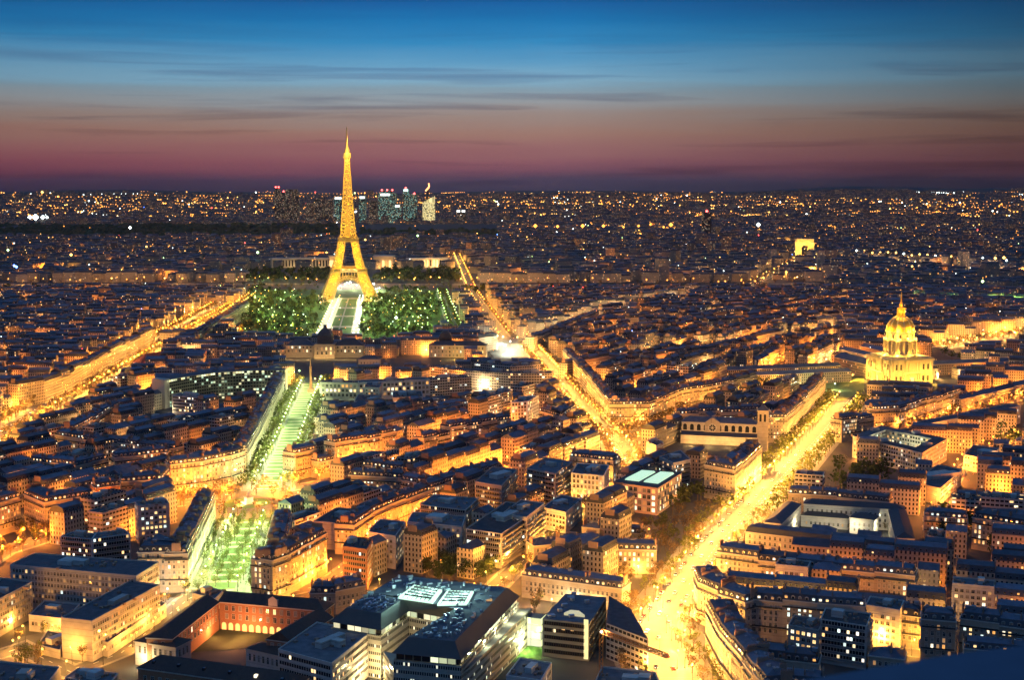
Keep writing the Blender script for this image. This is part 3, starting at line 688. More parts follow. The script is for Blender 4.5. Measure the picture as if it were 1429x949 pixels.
    b=MB(); b.box(X,Y,274,277,17,17,yaw); b.box(X,Y,277,282,14,14,yaw); b.box(X,Y,282,283.5,16,16,yaw); b.lathe(X,Y,[(6,283.5),(6,288),(4.5,292),(2.5,296),(2.2,300)],12); b.build('summit_gallery',[IRON],e)
    light(*W(0,-11,270),(1,.6,.1),5000,e); light(*W(0,-13,284),(1,.65,.12),9000,e); light(*W(4,-10,294),(1,.65,.12),5000,e)
    b=MB(); b.lathe(X,Y,[(2.4,300),(2.0,312),(1.3,318),(.9,332)],8); b.bar(W(-2,0,309),W(2,0,309),.7); b.build('antenna_mast',[IRON],e)
    light(*W(0,-9,310),(1,.62,.15),7000,e)
    b=MB(); rr=random.Random(4)
    for i in range(420):
        z=rr.uniform(4,272)
        if z<150: o,ii=at(z); sx,sy=rr.choice((-1,1)),rr.choice((-1,-1,1)); p=(sx*rr.uniform(ii,o),sy*o+sy*.4)
        else: a=sh(z); p=(rr.uniform(-a,a),-a-.4)
        b.octa(*W(*p,z),rr.uniform(.35,.7))
    o=b.build('sparkle_bulbs',bulb_mat('tower_bulb',(1,.55,.03),4),e); o['kind']='stuff'
    occupy(rect(X,Y,135,135,yaw))
tower()
LPOW=1.9
# --- domed church
def dome():
    c0=G(1243,537.5); nr,nl=R(-74),R(-164); S=28.0
    X=c0[0]-S*math.cos(nr)-S*math.cos(nl); Y=c0[1]-S*math.sin(nr)-S*math.sin(nl)
    e=empty('domed_church',(X,Y,0),'floodlit stone church with a ribbed gilded dome and spire','church'); ux=(math.cos(nr),math.sin(nr)); uy=(math.cos(nl),math.sin(nl)); ang=nr
    def P(a,b): return (X+ux[0]*a+uy[0]*b,Y+ux[1]*a+uy[1]*b)      # a towards the right face, b towards the portico face
    b=MB(); sq=[P(a,c) for a,c in ((-S,-S),(S,-S),(S,S),(-S,S))]; sq=sq if area(sq)>0 else sq[::-1]
    b.prism(sq,0,29,0); b.prism(inset(sq,-.9),13.6,14.8,0,bottom=True); b.prism(inset(sq,-1.2),27.5,29.2,0,bottom=True); b.prism(inset(sq,-.6),29.2,30.6,0)
    b.prism(inset(sq,3),30.6,32,0); b.build('square_body',PALE,e)
    for (n,t) in ((ux,uy),(uy,ux)):
        pr=MB()
        for lo in (0,14.8):
            for k in (-9,-5.5,5.5,9) if lo else (-10.5,-7.5,-4.5,4.5,7.5,10.5):
                x,y=X+n[0]*(S+2)+t[0]*k,Y+n[1]*(S+2)+t[1]*k; pr.lathe(x,y,[(1.1,lo),(1.0,lo+1),(.85,lo+12),(1.2,lo+12.8)],10)
        for z0,z1,w_ in ((12.8,14.6,26),(27.4,29,23)):
            x,y=X+n[0]*(S+1.6),Y+n[1]*(S+1.6); pr.box(x,y,z0,z1,4.2,w_,math.atan2(n[1],n[0]),bottom=True)
        x0,y0=X+n[0]*(S+3.6),Y+n[1]*(S+3.6); A=(x0-t[0]*11.5,y0-t[1]*11.5);B=(x0+t[0]*11.5,y0+t[1]*11.5); C=(x0,y0); q=(-n[0]*6,-n[1]*6)
        for F in (((*A,29),(*B,29),(*C,34)),): pr.face(list(F)); pr.face(list(F)[::-1])
        pr.face([(*A,29),(*C,34),(C[0]+q[0],C[1]+q[1],34),(A[0]+q[0],A[1]+q[1],29)]); pr.face([(*B,29),(B[0]+q[0],B[1]+q[1],29),(C[0]+q[0],C[1]+q[1],34),(*C,34)])
        pr.build('portico',PALE,e)
        for k in (-21,-15,15,21):
            for z,h_ in ((3,6.5),(17,6.5)):
                f=MB(); x,y=X+n[0]*(S+.12)+t[0]*k,Y+n[1]*(S+.12)+t[1]*k; rz=math.atan2(n[1],n[0])+math.pi/2
                inst('window',wmesh(2.4,h_,'dark'),e,(x,y,z),rz)
        d=MB(); x,y=X+n[0]*(S+.3),Y+n[1]*(S+.3); d.box(x,y,0,8,.5,4.2,math.atan2(n[1],n[0])); d.build('doorway',LIT['warm'],e)
        for k in (-24.5,-18,-12,12,18,24.5):
            d=MB(); x,y=X+n[0]*(S+.5),Y+n[1]*(S+.5); d.box(x+t[0]*k,y+t[1]*k,0,27.4,1.0,1.8,math.atan2(n[1],n[0])); d.build('pilaster',PALE,e)
    b=MB(); b.lathe(X,Y,[(20.5,31),(20.5,34),(17.2,34.2),(17.2,49),(19.6,49.2),(19.6,50.6),(16.2,50.8),(16.2,59),(17.6,59.3),(17.6,60.5),(16.4,60.6)],40); b.build('drum',PALE,e)
    for k in range(24):
        t=2*math.pi*k/24; c=MB(); x,y=X+18.6*math.cos(t),Y+18.6*math.sin(t)
        c.lathe(x,y,[(1.0,34.2),(.8,36),(.75,47.5),(1.1,49)],8); c.build('column',PALE,e)
    for k in range(12):
        t=2*math.pi*(k+.5)/12; 
        for rad,z,h_ in ((17.3,37,8.5),(16.3,52.5,4.5)):
            inst('window',wmesh(2.2,h_,'dark'),e,(X+rad*math.cos(t),Y+rad*math.sin(t),z),t+math.pi/2)
        c=MB(); c.octa(X+18.6*math.cos(t),Y+18.6*math.sin(t),52,.9); c.build('urn_lamp',B_yel,e)
    prof=[(16.4*math.cos(t),60.6+18*math.sin(t)) for t in [i*math.pi/2/14*.86 for i in range(15)]]
    b=MB(); b.lathe(X,Y,prof,48); dm=b.build('dome',GOLD,e)
    for k in range(12):
        t=2*math.pi*k/12; c=MB()
        for (r0,z0),(r1,z1) in zip(prof,prof[1:]): c.bar((X+(r0+.2)*math.cos(t),Y+(r0+.2)*math.sin(t),z0+.1),(X+(r1+.2)*math.cos(t),Y+(r1+.2)*math.sin(t),z1+.1),.9)
        c.build('rib',PALE,dm)
    z=prof[-1][1]; b=MB(); b.lathe(X,Y,[(5.6,z-.5),(5.6,z+1),(3.6,z+1.2),(3.6,z+8.5),(4.8,z+8.8),(4.8,z+9.8),(2.8,z+10.2),(1.9,z+14),(.9,z+17),(.45,z+27),(0,z+30)],12); b.build('lantern_and_spire',GOLD,e)
    for k in range(8):
        t=2*math.pi*k/8; c=MB(); c.lathe(X+4.4*math.cos(t),Y+4.4*math.sin(t),[(.5,z+1),(.45,z+8.6)],6); c.build('lantern_column',GOLD,e)
    LC=(1,.53,.05)
    for a in range(8):
        t=2*math.pi*(a+.5)/8; light(X+23*math.cos(t),Y+23*math.sin(t),33,LC,7000,e,.6,'floodlight'); light(X+21*math.cos(t),Y+21*math.sin(t),52.5,LC,6500,e,.6,'floodlight')
        light(X+19.8*math.cos(t),Y+19.8*math.sin(t),62.5,(1,.56,.04),9000,e,.6,'floodlight'); light(X+8.5*math.cos(t),Y+8.5*math.sin(t),z+5,(1,.52,.06),1900,e,.5,'floodlight'); 
    for k in (0,1,2): light(X+5.5*math.cos(-1.8+k*2.1),Y+5.5*math.sin(-1.8+k*2.1),z+14,(1,.52,.06),1500,e,.5,'floodlight')
    for n,t in ((ux,uy),(uy,ux)):
        for k in (-24,-12,0,12,24):
            for zz,pw in ((3,10000),(16,9000)): light(X+n[0]*(S+9)+t[0]*k,Y+n[1]*(S+9)+t[1]*k,zz,(1,.53,.06),pw*.6,e,.8,'floodlight')
    occupy(rect(X,Y,76,76,ang),'r')
    # nave and old hospital wings behind
    def wing(name,label,px,h,d,side=1,lit=.1):
        r_=row(px,h,d,side,'gable',400,label,hv=0,lit=lit,title=label)
        return r_
    return X,Y,P
DX,DY,DP=dome()
LPOW=.7
# --- triumphal arch
def arch():
    X,Y=G(1122,357); e=empty('triumphal_arch',(X,Y,0),'small floodlit stone triumphal arch at the top of an avenue','arch'); a=R(-6); Hh=58
    c,s=math.cos(a),math.sin(a)
    def W(x,y): return (X+c*x-s*y,Y+s*x+c*y)
    def rc(x0,x1,y0,y1): return [W(x0,y0),W(x1,y0),W(x1,y1),W(x0,y1)]
    b=MB(); b.prism(rc(-32,-10,-15,15),0,36); b.build('pier',PALE,e); b=MB(); b.prism(rc(10,32,-15,15),0,36); b.build('pier',PALE,e)
    v=MB(); n=14
    for i in range(n):
        t0,t1=math.pi*i/n,math.pi*(i+1)/n; x0,z0,x1,z1=-10*math.cos(t0),26+10*math.sin(t0),-10*math.cos(t1),26+10*math.sin(t1)
        v.face([(*W(x0,-15),z0),(*W(x1,-15),z1),(*W(x1,15),z1),(*W(x0,15),z0)])
        for y,fl in ((-15,1),(15,-1)): v.face([(*W(x0,y),z0),(*W(x0,y),36),(*W(x1,y),36),(*W(x1,y),z1)][::-fl])
    v.build('vault',PALE,e)
    b=MB(); b.prism(rc(-32,32,-15,15),36,44,bottom=True); b.prism(rc(-33.5,33.5,-16.5,16.5),44,46.5,bottom=True); b.build('entablature',PALE,e)
    b=MB(); b.prism(rc(-31,31,-14,14),46.5,Hh-2); b.prism(rc(-32,32,-15,15),Hh-2,Hh,bottom=True); b.build('attic',PALE,e)
    for sx in (-21,21):
        b=MB(); b.prism(rc(sx-6,sx+6,-17,-15),4,18); b.prism(rc(sx-5,sx+5,-16,-15),24,32); b.build('relief_panel',PALE,e)
    for x in (-28,-14,0,14,28):
        light(*W(x,-30),10,(1,.56,.07),45000,e,1); light(*W(x,-26),42,(1,.56,.07),26000,e,1)
    light(*W(0,0),12,(1,.66,.16),30000,e,1)
    occupy(rect(X,Y,90,70,a),'r')
arch()
# --- high-rise quarter on the skyline
def tower_block(x0,x1,ytop,d=None,label='',m=None,base=312,top=None,shape='box',lights=None,dp=40):
    bx,by=G((x0+x1)/2,base); D=math.hypot(bx,by); wdt=(x1-x0)*by/FP*1.0
    h=H-(by*math.tan(PITCH+math.atan((ytop-474.5)/FP))) if True else 0
    e=empty('office_tower',(bx,by,0),label,'tower block','high-rise towers on the skyline'); Q=rect(bx,by,wdt,dp*1.3,rng.uniform(-.1,.1)); r=rng.random()
    b=MB(); hh=h-(14 if shape!='box' else 0); b.prism(Q,0,hh,0,None,r); b.build('tower_shaft',m or M_towerw,e)
    if shape=='slant':
        c=MB(); z0=hh; c.prism(Q,hh,hh+.1); A=[(*Q[i],hh+.1) for i in range(4)]; T=[(*Q[1],h+26),(*Q[2],h+26)]
        c.face([A[0],A[1],T[0]]); c.face([A[1],A[2],T[1],T[0]]); c.face([A[2],A[3],T[1]]); c.face([A[3],A[0],T[0],T[1]]); c.build('slanted_crown',m or M_towerw,e)
    if shape=='step':
        c=MB(); c.prism(inset(Q,wdt*.18),hh,h,0,None,r); c.build('set_back_top',m or M_towerw,e)
    if top:
        c=MB(); q=[(Q[0][0]+(Q[1][0]-Q[0][0])*f,Q[0][1]+(Q[1][1]-Q[0][1])*f) for f in (.15,.85)]; c.box(bx,by-dp*.66,h-18-(14 if shape!='box' else 0),h-4-(14 if shape!='box' else 0),wdt*.75,2.5,0); c.build('lit_crown_sign',bulb_mat('crown_'+str(top),{'w':(.95,1,.95),'c':(.6,1,.9)}[top],2.2),e)
    for lx in (lights or ()):
        c=MB(); c.octa(bx+wdt*lx,by-dp*.4,h+5,6.5); c.build('red_beacon',B_red,e)
    return e,bx,by,h,wdt
M_tdark=wall_mat('dark_tower_with_few_lights',[(.05,.045,.05),(.07,.06,.06)],cu=5,cv=5,wu=(.2,.75),wv=(.2,.75),lit=.22,estr=.8,pal=[(1,.6,.3),(1,.75,.45),(1,.9,.7),(1,.5,.3)])
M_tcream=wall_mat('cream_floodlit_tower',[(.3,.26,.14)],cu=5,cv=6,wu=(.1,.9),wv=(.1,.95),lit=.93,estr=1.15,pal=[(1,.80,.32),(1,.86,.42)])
for t in [(529,553,266,'teal-glass office tower with lit floors, beneath three red beacons','step','w',(-.3,0,.3),None),(563,571,263,'slim dark office tower with two white roof lights','box','c',(0,),None),(571,582,271,'dark green-lit office tower right beside the slim dark one','box',None,(.2,),None),
  (545,560,285,'low teal-lit office block under the beaconed tower','box','w',(),None),(502,511,273,'grey office tower with a white sign, just right of the iron tower','box','w',(),None),(467,479,274,'office tower with a pale lit crown, just left of the iron tower','box','w',(),None),
  (384,392,262,'tallest dark residential tower with red lights on the far left','step',None,(-.2,.3),M_tdark),(393,399,268,'dark residential tower second from the left of the skyline','box',None,(.2,),M_tdark),(400,409,264,'twin-lit dark residential tower, third from the left of the skyline','box',None,(),M_tdark),(410,418,264,'dark flat-topped residential tower fourth from the left of the skyline','step',None,(),M_tdark),
  (441,452,276,'wide dark tower midway between the residential cluster and iron tower','box',None,(),M_tdark),(453,465,278,'wide dark tower next left of the pale-crowned one','box',None,(),M_tdark),(428,438,284,'stubby dark tower right of the residential cluster','box',None,(),M_tdark),(516,526,280,'stubby grey tower left of the beaconed office tower','box',None,(),M_tdark),(637,643,292,'dark twin tower standing alone, left one of the pair','box','w',(),M_tdark),(644,650,292,'dark twin tower standing alone, right one of the pair','box','w',(),M_tdark)]:
    tower_block(t[0],t[1],t[2],label=t[3],shape=t[4],top=t[5],lights=t[6],m=t[7])
e_,bx,by,h_,w_=tower_block(590,607,279,label='cream floodlit tower with slanted crown and red-tipped mast',m=M_tcream,shape='slant')
b=MB(); b.bar((bx-w_*.15,by,h_-20),(bx-w_*.05,by,h_+75),14); b.build('mast',mat('dark_mast',(.05,.05,.06),.6),e_)
b=MB(); b.bar((bx-w_*.25,by-12,h_+58),(bx+w_*.05,by-12,h_+84),9); b.bar((bx+w_*.05,by-12,h_+84),(bx+w_*.02,by-12,h_+108),8); b.build('mast_tip_light',bulb_mat('mast_glow',(1,.35,.12),4),e_)
e2,bx,by,h_,w_=tower_block(979,992,296,label='lone dark hotel slab tower standing over the far rooftops',m=M_tdark,base=331,dp=18,lights=(.0,))
LPOW=1.0
# --- colonnaded palace beyond the tower
def palace():
    for side,(x0,x1) in (('right',(572,626)),('left',(380,458))):
        P=[G(x0,374),G((x0+x1)/2,373.2),G(x1,373.6)]; B=offs(P,26); c=cen(P); e=empty('palace_wing',(*c,0),f'long pale colonnaded palace wing {side} of the iron tower','palace','palace wings across the river')
        Q=P+B[::-1]; b=MB(); b.prism(Q,0,25); b.build('wall',PALE,e); b=MB(); b.prism(inset(Q,-1),25,28,bottom=True); b.build('cornice',M_trim,e)
        for i in range(2):
            L=math.dist(P[i],P[i+1]); n=int(L/9)
            for k in range(n):
                f=(k+.5)/n; x,y=P[i][0]+(P[i+1][0]-P[i][0])*f,P[i][1]+(P[i+1][1]-P[i][1])*f; d=MB(); d.box(x,y-.3,4,22,4,.5); d.build('tall_window',LIT['warm'] if side=='right' and k%3 else M_glass,e)
        n=5 if side=='right' else 4
        for k in range(n):
            x,y,a=along(P,plen(P)*(k+.5)/n); light(x,y-16,6,(1,.68,.3),18000 if side=='right' else 9000,e,1)
        occupy(Q if area(Q)>0 else Q[::-1])
    for x0,x1,l in ((521,549,'broad lit stone pavilion just right of the iron tower'),(460,470,'narrow stone pavilion half hidden by the iron tower leg')):
        P=[G(x0,375),G(x1,375)]; Q=P+[(P[1][0],P[1][1]+45),(P[0][0],P[0][1]+45)]; c=cen(Q); e=empty('palace_pavilion',(*c,0),l,'palace'); b=MB(); b.prism(Q,0,33); b.build('wall',PALE,e); b=MB(); b.prism(inset(Q,-1.2),33,37,bottom=True); b.build('cornice',M_trim,e)
        for k in range(3):
            f=(k+.5)/3; x=P[0][0]+(P[1][0]-P[0][0])*f; d=MB(); d.box(x,P[0][1]-.3,5,24,6,.5); d.build('tall_window',LIT['warm'],e); light(x,P[0][1]-18,8,(1,.5,.13),26000,e,1)
        occupy(Q)
palace()
LPOW=1.0
# --- military school
def wingparts(e,Q,h,wm,roof=M_slate,kind='gable',ls=True,rs=True,k=.55,win=None,wname='wall'):
    Q=Q if area(Q)>0 else Q[::-1]; w=MB(); r=rng.random(); w.prism(Q,0,h,0,None,r,False); w.prism(inset(Q,-.45),h-.6,h-.02,1,1,r,True,True); w.build(wname,[wm,M_trim],e)
    m=MB()
    if kind=='flat': m.face([(*p,h+.01) for p in inset(Q,-.4)],0,None,r); 
    elif kind=='mansard': roof_faces(m,Q,h,ls,rs,r,'mansard')
    else:
        d=min(math.dist(Q[1],Q[2]),math.dist(Q[0],Q[3])); kk=d/2-.1; m.frustum(inset(Q,-.5),h,inset(Q,[kk,kk if rs else 0,kk,kk if ls else 0]),h+kk*k,0,r)
    m.build('roof',[roof,M_roof],e)
    if win:
        for i in range(4):
            if facing(Q[i],Q[(i+1)%4]): windows(e,Q[i],Q[(i+1)%4],h_,h-.4,**win) if False else windows(e,Q[i],Q[(i+1)%4],win.get('z0',1.5),h-.7,du=win.get('du',3.2),dv=win.get('dv',4),w=win.get('w',1.3),h=win.get('h',2.2),lit=win.get('lit',.1))
    occupy(Q); return Q
def LQ(pts,d,h=0,side=1):
    P=[G(x,y,h) for x,y in pts]; P=P if side>0 else P[::-1]; B=offs(P,d); return [P[0],P[1],B[1],B[0]]
c=G(452,499); e=empty('domed_school',(*c,0),'long dark stone school with a square central dome before the park','palace')
wingparts(e,LQ([(399,499.5),(438,499.5)],24),17,M_wall,win=dict(z0=8,du=5,dv=5,w=2,h=3,lit=.35),k=.7); wingparts(e,LQ([(467,499.5),(507,499.5)],24),17,M_wall,win=dict(z0=8,du=5,dv=5,w=2,h=3,lit=.35),k=.7)
Qc=LQ([(438.6,501),(466.4,501)],30); wingparts(e,Qc,20,M_wall,kind='flat',win=dict(z0=6,du=6,dv=6,w=2.2,h=4,lit=.5)); cc=cen(Qc)
b=MB(); b.frustum(rect(*cc,20,20),20,rect(*cc,19,19),26,0,0,False); 
for (w0,z0),(w1,z1) in zip([(20,26),(19,31),(16,35),(11,38.5),(7,40)],[(19,31),(16,35),(11,38.5),(7,40),(5,41)]): b.frustum(rect(*cc,w0,w0),z0,rect(*cc,w1,w1),z1,0,0,True)
b.box(*cc,41,45,4,4); b.build('square_dome',M_slate,e)
for x in range(404,508,13): light(*G(x,502),3,(1,.6,.18),3500,e)
c=G(380,499); e=empty('arcaded_wing',(*c,0),'low arcaded wing glowing orange left of the domed school','palace'); wingparts(e,LQ([(363,500),(398,500)],14),12,M_wall,win=dict(z0=1,du=4,dv=20,w=2.2,h=5,lit=.8))
for x in (366,374,382,390): light(*G(x,503),4,ORG,6000,e)
c=G(640,497); e=empty('yellow_lit_barracks',(*c,0),'long yellow-lit barracks with a small square dome','palace')
Qb=LQ([(598,499),(678,500)],18); wingparts(e,Qb,17,M_wall,win=dict(z0=2,du=5,dv=5,w=1.6,h=3,lit=.15),k=.6); cb=G(622,496); b=MB(); b.box(*cb,17,25,17,17); b.frustum(rect(*cb,18,18),25,rect(*cb,13,13),31,0); b.frustum(rect(*cb,13,13),31,rect(*cb,5,5),34,0); b.build('square_dome',M_slate,e)
for x in range(626,678,8): light(*G(x,502.5),4,(1,.6,.1),5500,e)
for x0,x1,y,hh,l in ((300,360,492,12,'long dark hipped roof left of the arcaded wing'),(258,300,505,13,'dark barracks with two small lit gables near the red glow'),(305,352,512,12,'low barracks with orange-lit courtyard wall'),(508,556,497,11,'low stone range right of the domed school'),(500,530,510,8,'small orange-lit guardhouse in front of the domed school')):
    c=G((x0+x1)/2,y); e=empty('barracks',(*c,0),l,'barracks'); wingparts(e,LQ([(x0,y),(x1,y)],16,0),hh,M_wall,win=dict(z0=2,du=4,dv=4.5,w=1.3,h=2.4,lit=.12))
    for k in range(2): light(*G(x0+(x1-x0)*(.3+.4*k),y+3),3.5,DEEP,3800,e)
# --- curved glass headquarters
def curved():
    base=[(234,570),(262,564),(300,558),(350,554.5),(399,554)]; P=[G(*p) for p in base]; B=offs(P,17); Q=P+B[::-1]; c=cen(Q); h=30
    e=empty('curved_office_building',(*c,0),'long curved office building with glass front and pale end walls','office building')
    w=MB(); u=0
    for i in range(len(P)-1): w.wall(P[i],P[i+1],0,h-2,0,.3,u,0); u+=math.dist(P[i],P[i+1]); w.wall(B[i+1],B[i],0,h-2,0,.4,0,0)
    w.build('glass_front',[wall_mat('office_grid',[(.16,.16,.13)],cu=3.2,cv=3.5,wu=(.1,.9),wv=(.25,.85),lit=.22,estr=.9,pal=[(.9,1,.6),(1,.9,.5),(.7,1,.7)])],e)
    r=MB(); r.face([(*p,h) for p in inset(Q if area(Q)>0 else Q[::-1],-.6)]); r.build('roof',M_flat,e)
    t=MB(); ut=0
    for i in range(len(P)-1): t.wall((P[i][0],P[i][1]-.3),(P[i+1][0],P[i+1][1]-.3),h-2.8,h-.1,0,0,ut,0); ut+=math.dist(P[i],P[i+1])
    t.build('lit_top_storey',wall_mat('top_storey_glow',[(.4,.36,.25)],cu=3.2,cv=2.8,wu=(.1,.9),wv=(.1,.8),lit=.6,estr=1.3,pal=[(1,.85,.4),(.95,1,.6)]),e)
    for a,b_ in ((P[0],B[0]),(P[-1],B[-1])):
        d=MB(); x,y=(a[0]+b_[0])/2,(a[1]+b_[1])/2; d.box(x,y,0,h+1,17,1.2 if a is P[-1] else 8,math.atan2(b_[1]-a[1],b_[0]-a[0])); d.build('end_wall',M_trim,e)
    light(*G(236,578),6,(1,.8,.45),9000,e); light(*G(404,556),12,(.8,1,.6),9000,e); light(*G(268,575),6,(1,.7,.3),5000,e)
    for i in range(len(P)-1): occupy([P[i],P[i+1],B[i+1],B[i]])
curved()
# --- market hall with lit half-round window and ribbed roof
c=G(172,562); e=empty('ribbed_hall',(*c,0),'low hall with a dark ribbed metal roof','hall'); Q=LQ([(145,566),(204,566)],48); b=MB(); b.prism(Q,0,8); b.build('wall',M_modw,e)
b=MB(); a0,a1=Q[0],Q[1]
for i in range(12):
    f0,f1=i/12,(i+1)/12; L=lambda u,v,f:(u[0]+(v[0]-u[0])*f,u[1]+(v[1]-u[1])*f)
    p,q,m_=L(Q[0],Q[1],f0),L(Q[0],Q[1],f1),L(Q[0],Q[1],(f0+f1)/2); P_,q_,M2=L(Q[3],Q[2],f0),L(Q[3],Q[2],f1),L(Q[3],Q[2],(f0+f1)/2)
    b.face([(*p,8.02),(*m_,10),(*M2,10),(*P_,8.02)]); b.face([(*m_,10),(*q,8.02),(*q_,8.02),(*M2,10)]); b.face([(*p,8.02),(*q,8.02),(*m_,10)])
b.build('ribbed_roof',M_roof,e); occupy(Q)
c=G(212,541); e=empty('arched_station_front',(*c,0),'yellow-lit station front with a glowing half-round window','station'); Q=LQ([(172,543),(255,541)],14); wingparts(e,Q,11,M_wall,kind='mansard',win=dict(z0=5,du=4,dv=6,w=1.6,h=3,lit=.3))
x,y=G(189,544); b=MB(); n=16; P=[(x+9.5*math.cos(math.pi*i/n),y-1.2,1+9.5*math.sin(math.pi*i/n)) for i in range(n+1)]; b.face(P[::-1]); b.build('half_round_window',bulb_mat('fanlight_glow',(1,.78,.45),1.6),e)
b=MB()
for i in range(n+1): b.bar((x,y-1.4,1),P[i],.4)
b.build('fanlight_bars',M_trim,e)
for k in range(6): light(*G(178+k*15,546),5,YEL,6500,e)
x,y=G(236,505); LAMPS.append((x,y,9,(1,.16,.05),16000,'the dark hipped barracks','middle',1,0)); LAMPS.append((*G(222,512),9,(1,.25,.08),8000,'the dark hipped barracks','middle',2,0))
c=G(228,514); e=empty('red_lit_shed',(*c,0),'steep shed roof glowing dull red beside the barracks','shed'); wingparts(e,LQ([(196,518),(244,514)],26),9,M_brick,roof=mat('red_tile_roof',(.22,.07,.05),.85,noise=.3),k=.9)
LPOW=3.0
# --- church beside the bright avenue
def church():
    P0=LQ([(951,617),(1057,622)],13,0); Q=P0; c=cen(Q); e=empty('romanesque_church',(*c,0),'dark stone church with round windows and a square bell tower','church')
    L=math.dist(Q[0],Q[1]); Qa=[Q[0],Q[1],Q[2],Q[3]]
    a,b2=Q[0],Q[1]; ux,uy=(b2[0]-a[0])/L,(b2[1]-a[1])/L; nx,ny=uy,-ux
    ais=[(a[0]+nx*7,a[1]+ny*7),(b2[0]+nx*7,b2[1]+ny*7),b2,a]; b=MB(); b.prism(ais,0,8,top=False); b.build('aisle_wall',M_wall,e); b=MB(); b.face([(*ais[0],8),(*ais[1],8),(*b2,10.5),(*a,10.5)]); b.build('aisle_roof',M_roof,e); occupy(ais)
    wingparts(e,Qa,19,M_wall,roof=M_roof,k=.7,wname='nave_wall'); rz=math.atan2(uy,ux)
    n=11
    for k in range(n):
        if k==4: continue
        f=(k+.5)/n; x,y=a[0]+ux*L*f+nx*.1,a[1]+uy*L*f+ny*.1
        g_=MB(); m=10; pts=[(-1.7,0),(1.7,0)]+[(1.7*math.cos(math.pi*i/m),4+1.7*math.sin(math.pi*i/m)) for i in range(m+1)]
        g_.face([(x+ux*p,y+uy*p,11.5+q) for p,q in pts]); g_.build('arched_window',M_glass,e)
        g_=MB()
        for i in range(m): 
            p0,q0,p1,q1=2.1*math.cos(math.pi*i/m),15.5+2.1*math.sin(math.pi*i/m),2.1*math.cos(math.pi*(i+1)/m),15.5+2.1*math.sin(math.pi*(i+1)/m); g_.bar((x+ux*p0+nx*.2,y+uy*p0+ny*.2,q0),(x+ux*p1+nx*.2,y+uy*p1+ny*.2,q1),.5)
        g_.build('arch_moulding',M_trim,e)
    f=4.5/n; x,y=a[0]+ux*L*f+nx*.6,a[1]+uy*L*f+ny*.6; g_=MB(); g_.box(x+nx*-.2,y+ny*-.2,8,19,14,1.0,rz); T=(x+nx*.35,y+ny*.35)
    g_.face([(T[0]-ux*7,T[1]-uy*7,19),(T[0]+ux*7,T[1]+uy*7,19),(T[0],T[1],24)]); g_.face([(T[0]-ux*7,T[1]-uy*7,19),(T[0],T[1],24),(T[0]-nx*8,T[1]-ny*8,24),(T[0]-ux*7-nx*8,T[1]-uy*7-ny*8,19)]); g_.face([(T[0]+ux*7,T[1]+uy*7,19),(T[0]+ux*7-nx*8,T[1]+uy*7-ny*8,19),(T[0]-nx*8,T[1]-ny*8,24),(T[0],T[1],24)]); g_.build('transept_gable',M_wall,e)
    g_=MB(); g_.face([(T[0]+ux*3.2*math.cos(t)+nx*.2,T[1]+uy*3.2*math.cos(t)+ny*.2,14.5+3.2*math.sin(t)) for t in [i*math.pi/8 for i in range(16)]]); g_.build('rose_window',M_glass,e)
    g_=MB()
    for i in range(16):
        t0,t1=i*math.pi/8,(i+1)*math.pi/8; g_.bar((T[0]+ux*3.4*math.cos(t0)+nx*.3,T[1]+uy*3.4*math.cos(t0)+ny*.3,14.5+3.4*math.sin(t0)),(T[0]+ux*3.4*math.cos(t1)+nx*.3,T[1]+uy*3.4*math.cos(t1)+ny*.3,14.5+3.4*math.sin(t1)),.6)
        if i%2==0: g_.bar((T[0]+nx*.3,T[1]+ny*.3,14.5),(T[0]+ux*3.3*math.cos(t0)+nx*.3,T[1]+uy*3.3*math.cos(t0)+ny*.3,14.5+3.3*math.sin(t0)),.3)
    g_.build('rose_tracery',M_trim,e)
    tx,ty=G(1064,630); tw=MB(); tw.box(tx,ty,0,36,9,9,rz); tw.box(tx,ty,24,25,10,10,rz); tw.box(tx,ty,36,37,10,10,rz); tw.build('bell_tower',M_wall,e)
    for k in (-1,1):
        w2=MB(); p=(tx+nx*4.6+ux*k*1.9,ty+ny*4.6+uy*k*1.9); w2.box(*p,27,33.5,1.8,.3,rz); w2.build('belfry_opening',M_glass,e)
    w2=MB(); w2.frustum(rect(tx,ty,9,9,rz),37,rect(tx,ty,.4,.4,rz),42,0); w2.build('tower_cap',M_roof,e)
    occupy(rect(tx,ty,10,10,rz))
    for k in range(4): light(a[0]+ux*L*(.15+.25*k)+nx*16,a[1]+uy*L*(.15+.25*k)+ny*16,4,(1,.55,.16),2600,e)
church()
# --- near landmarks -----------------------------------------------------------------
def QP(px,h):
    Q=[G(x,y,h) for x,y in px]; return Q if area(Q)>0 else Q[::-1]
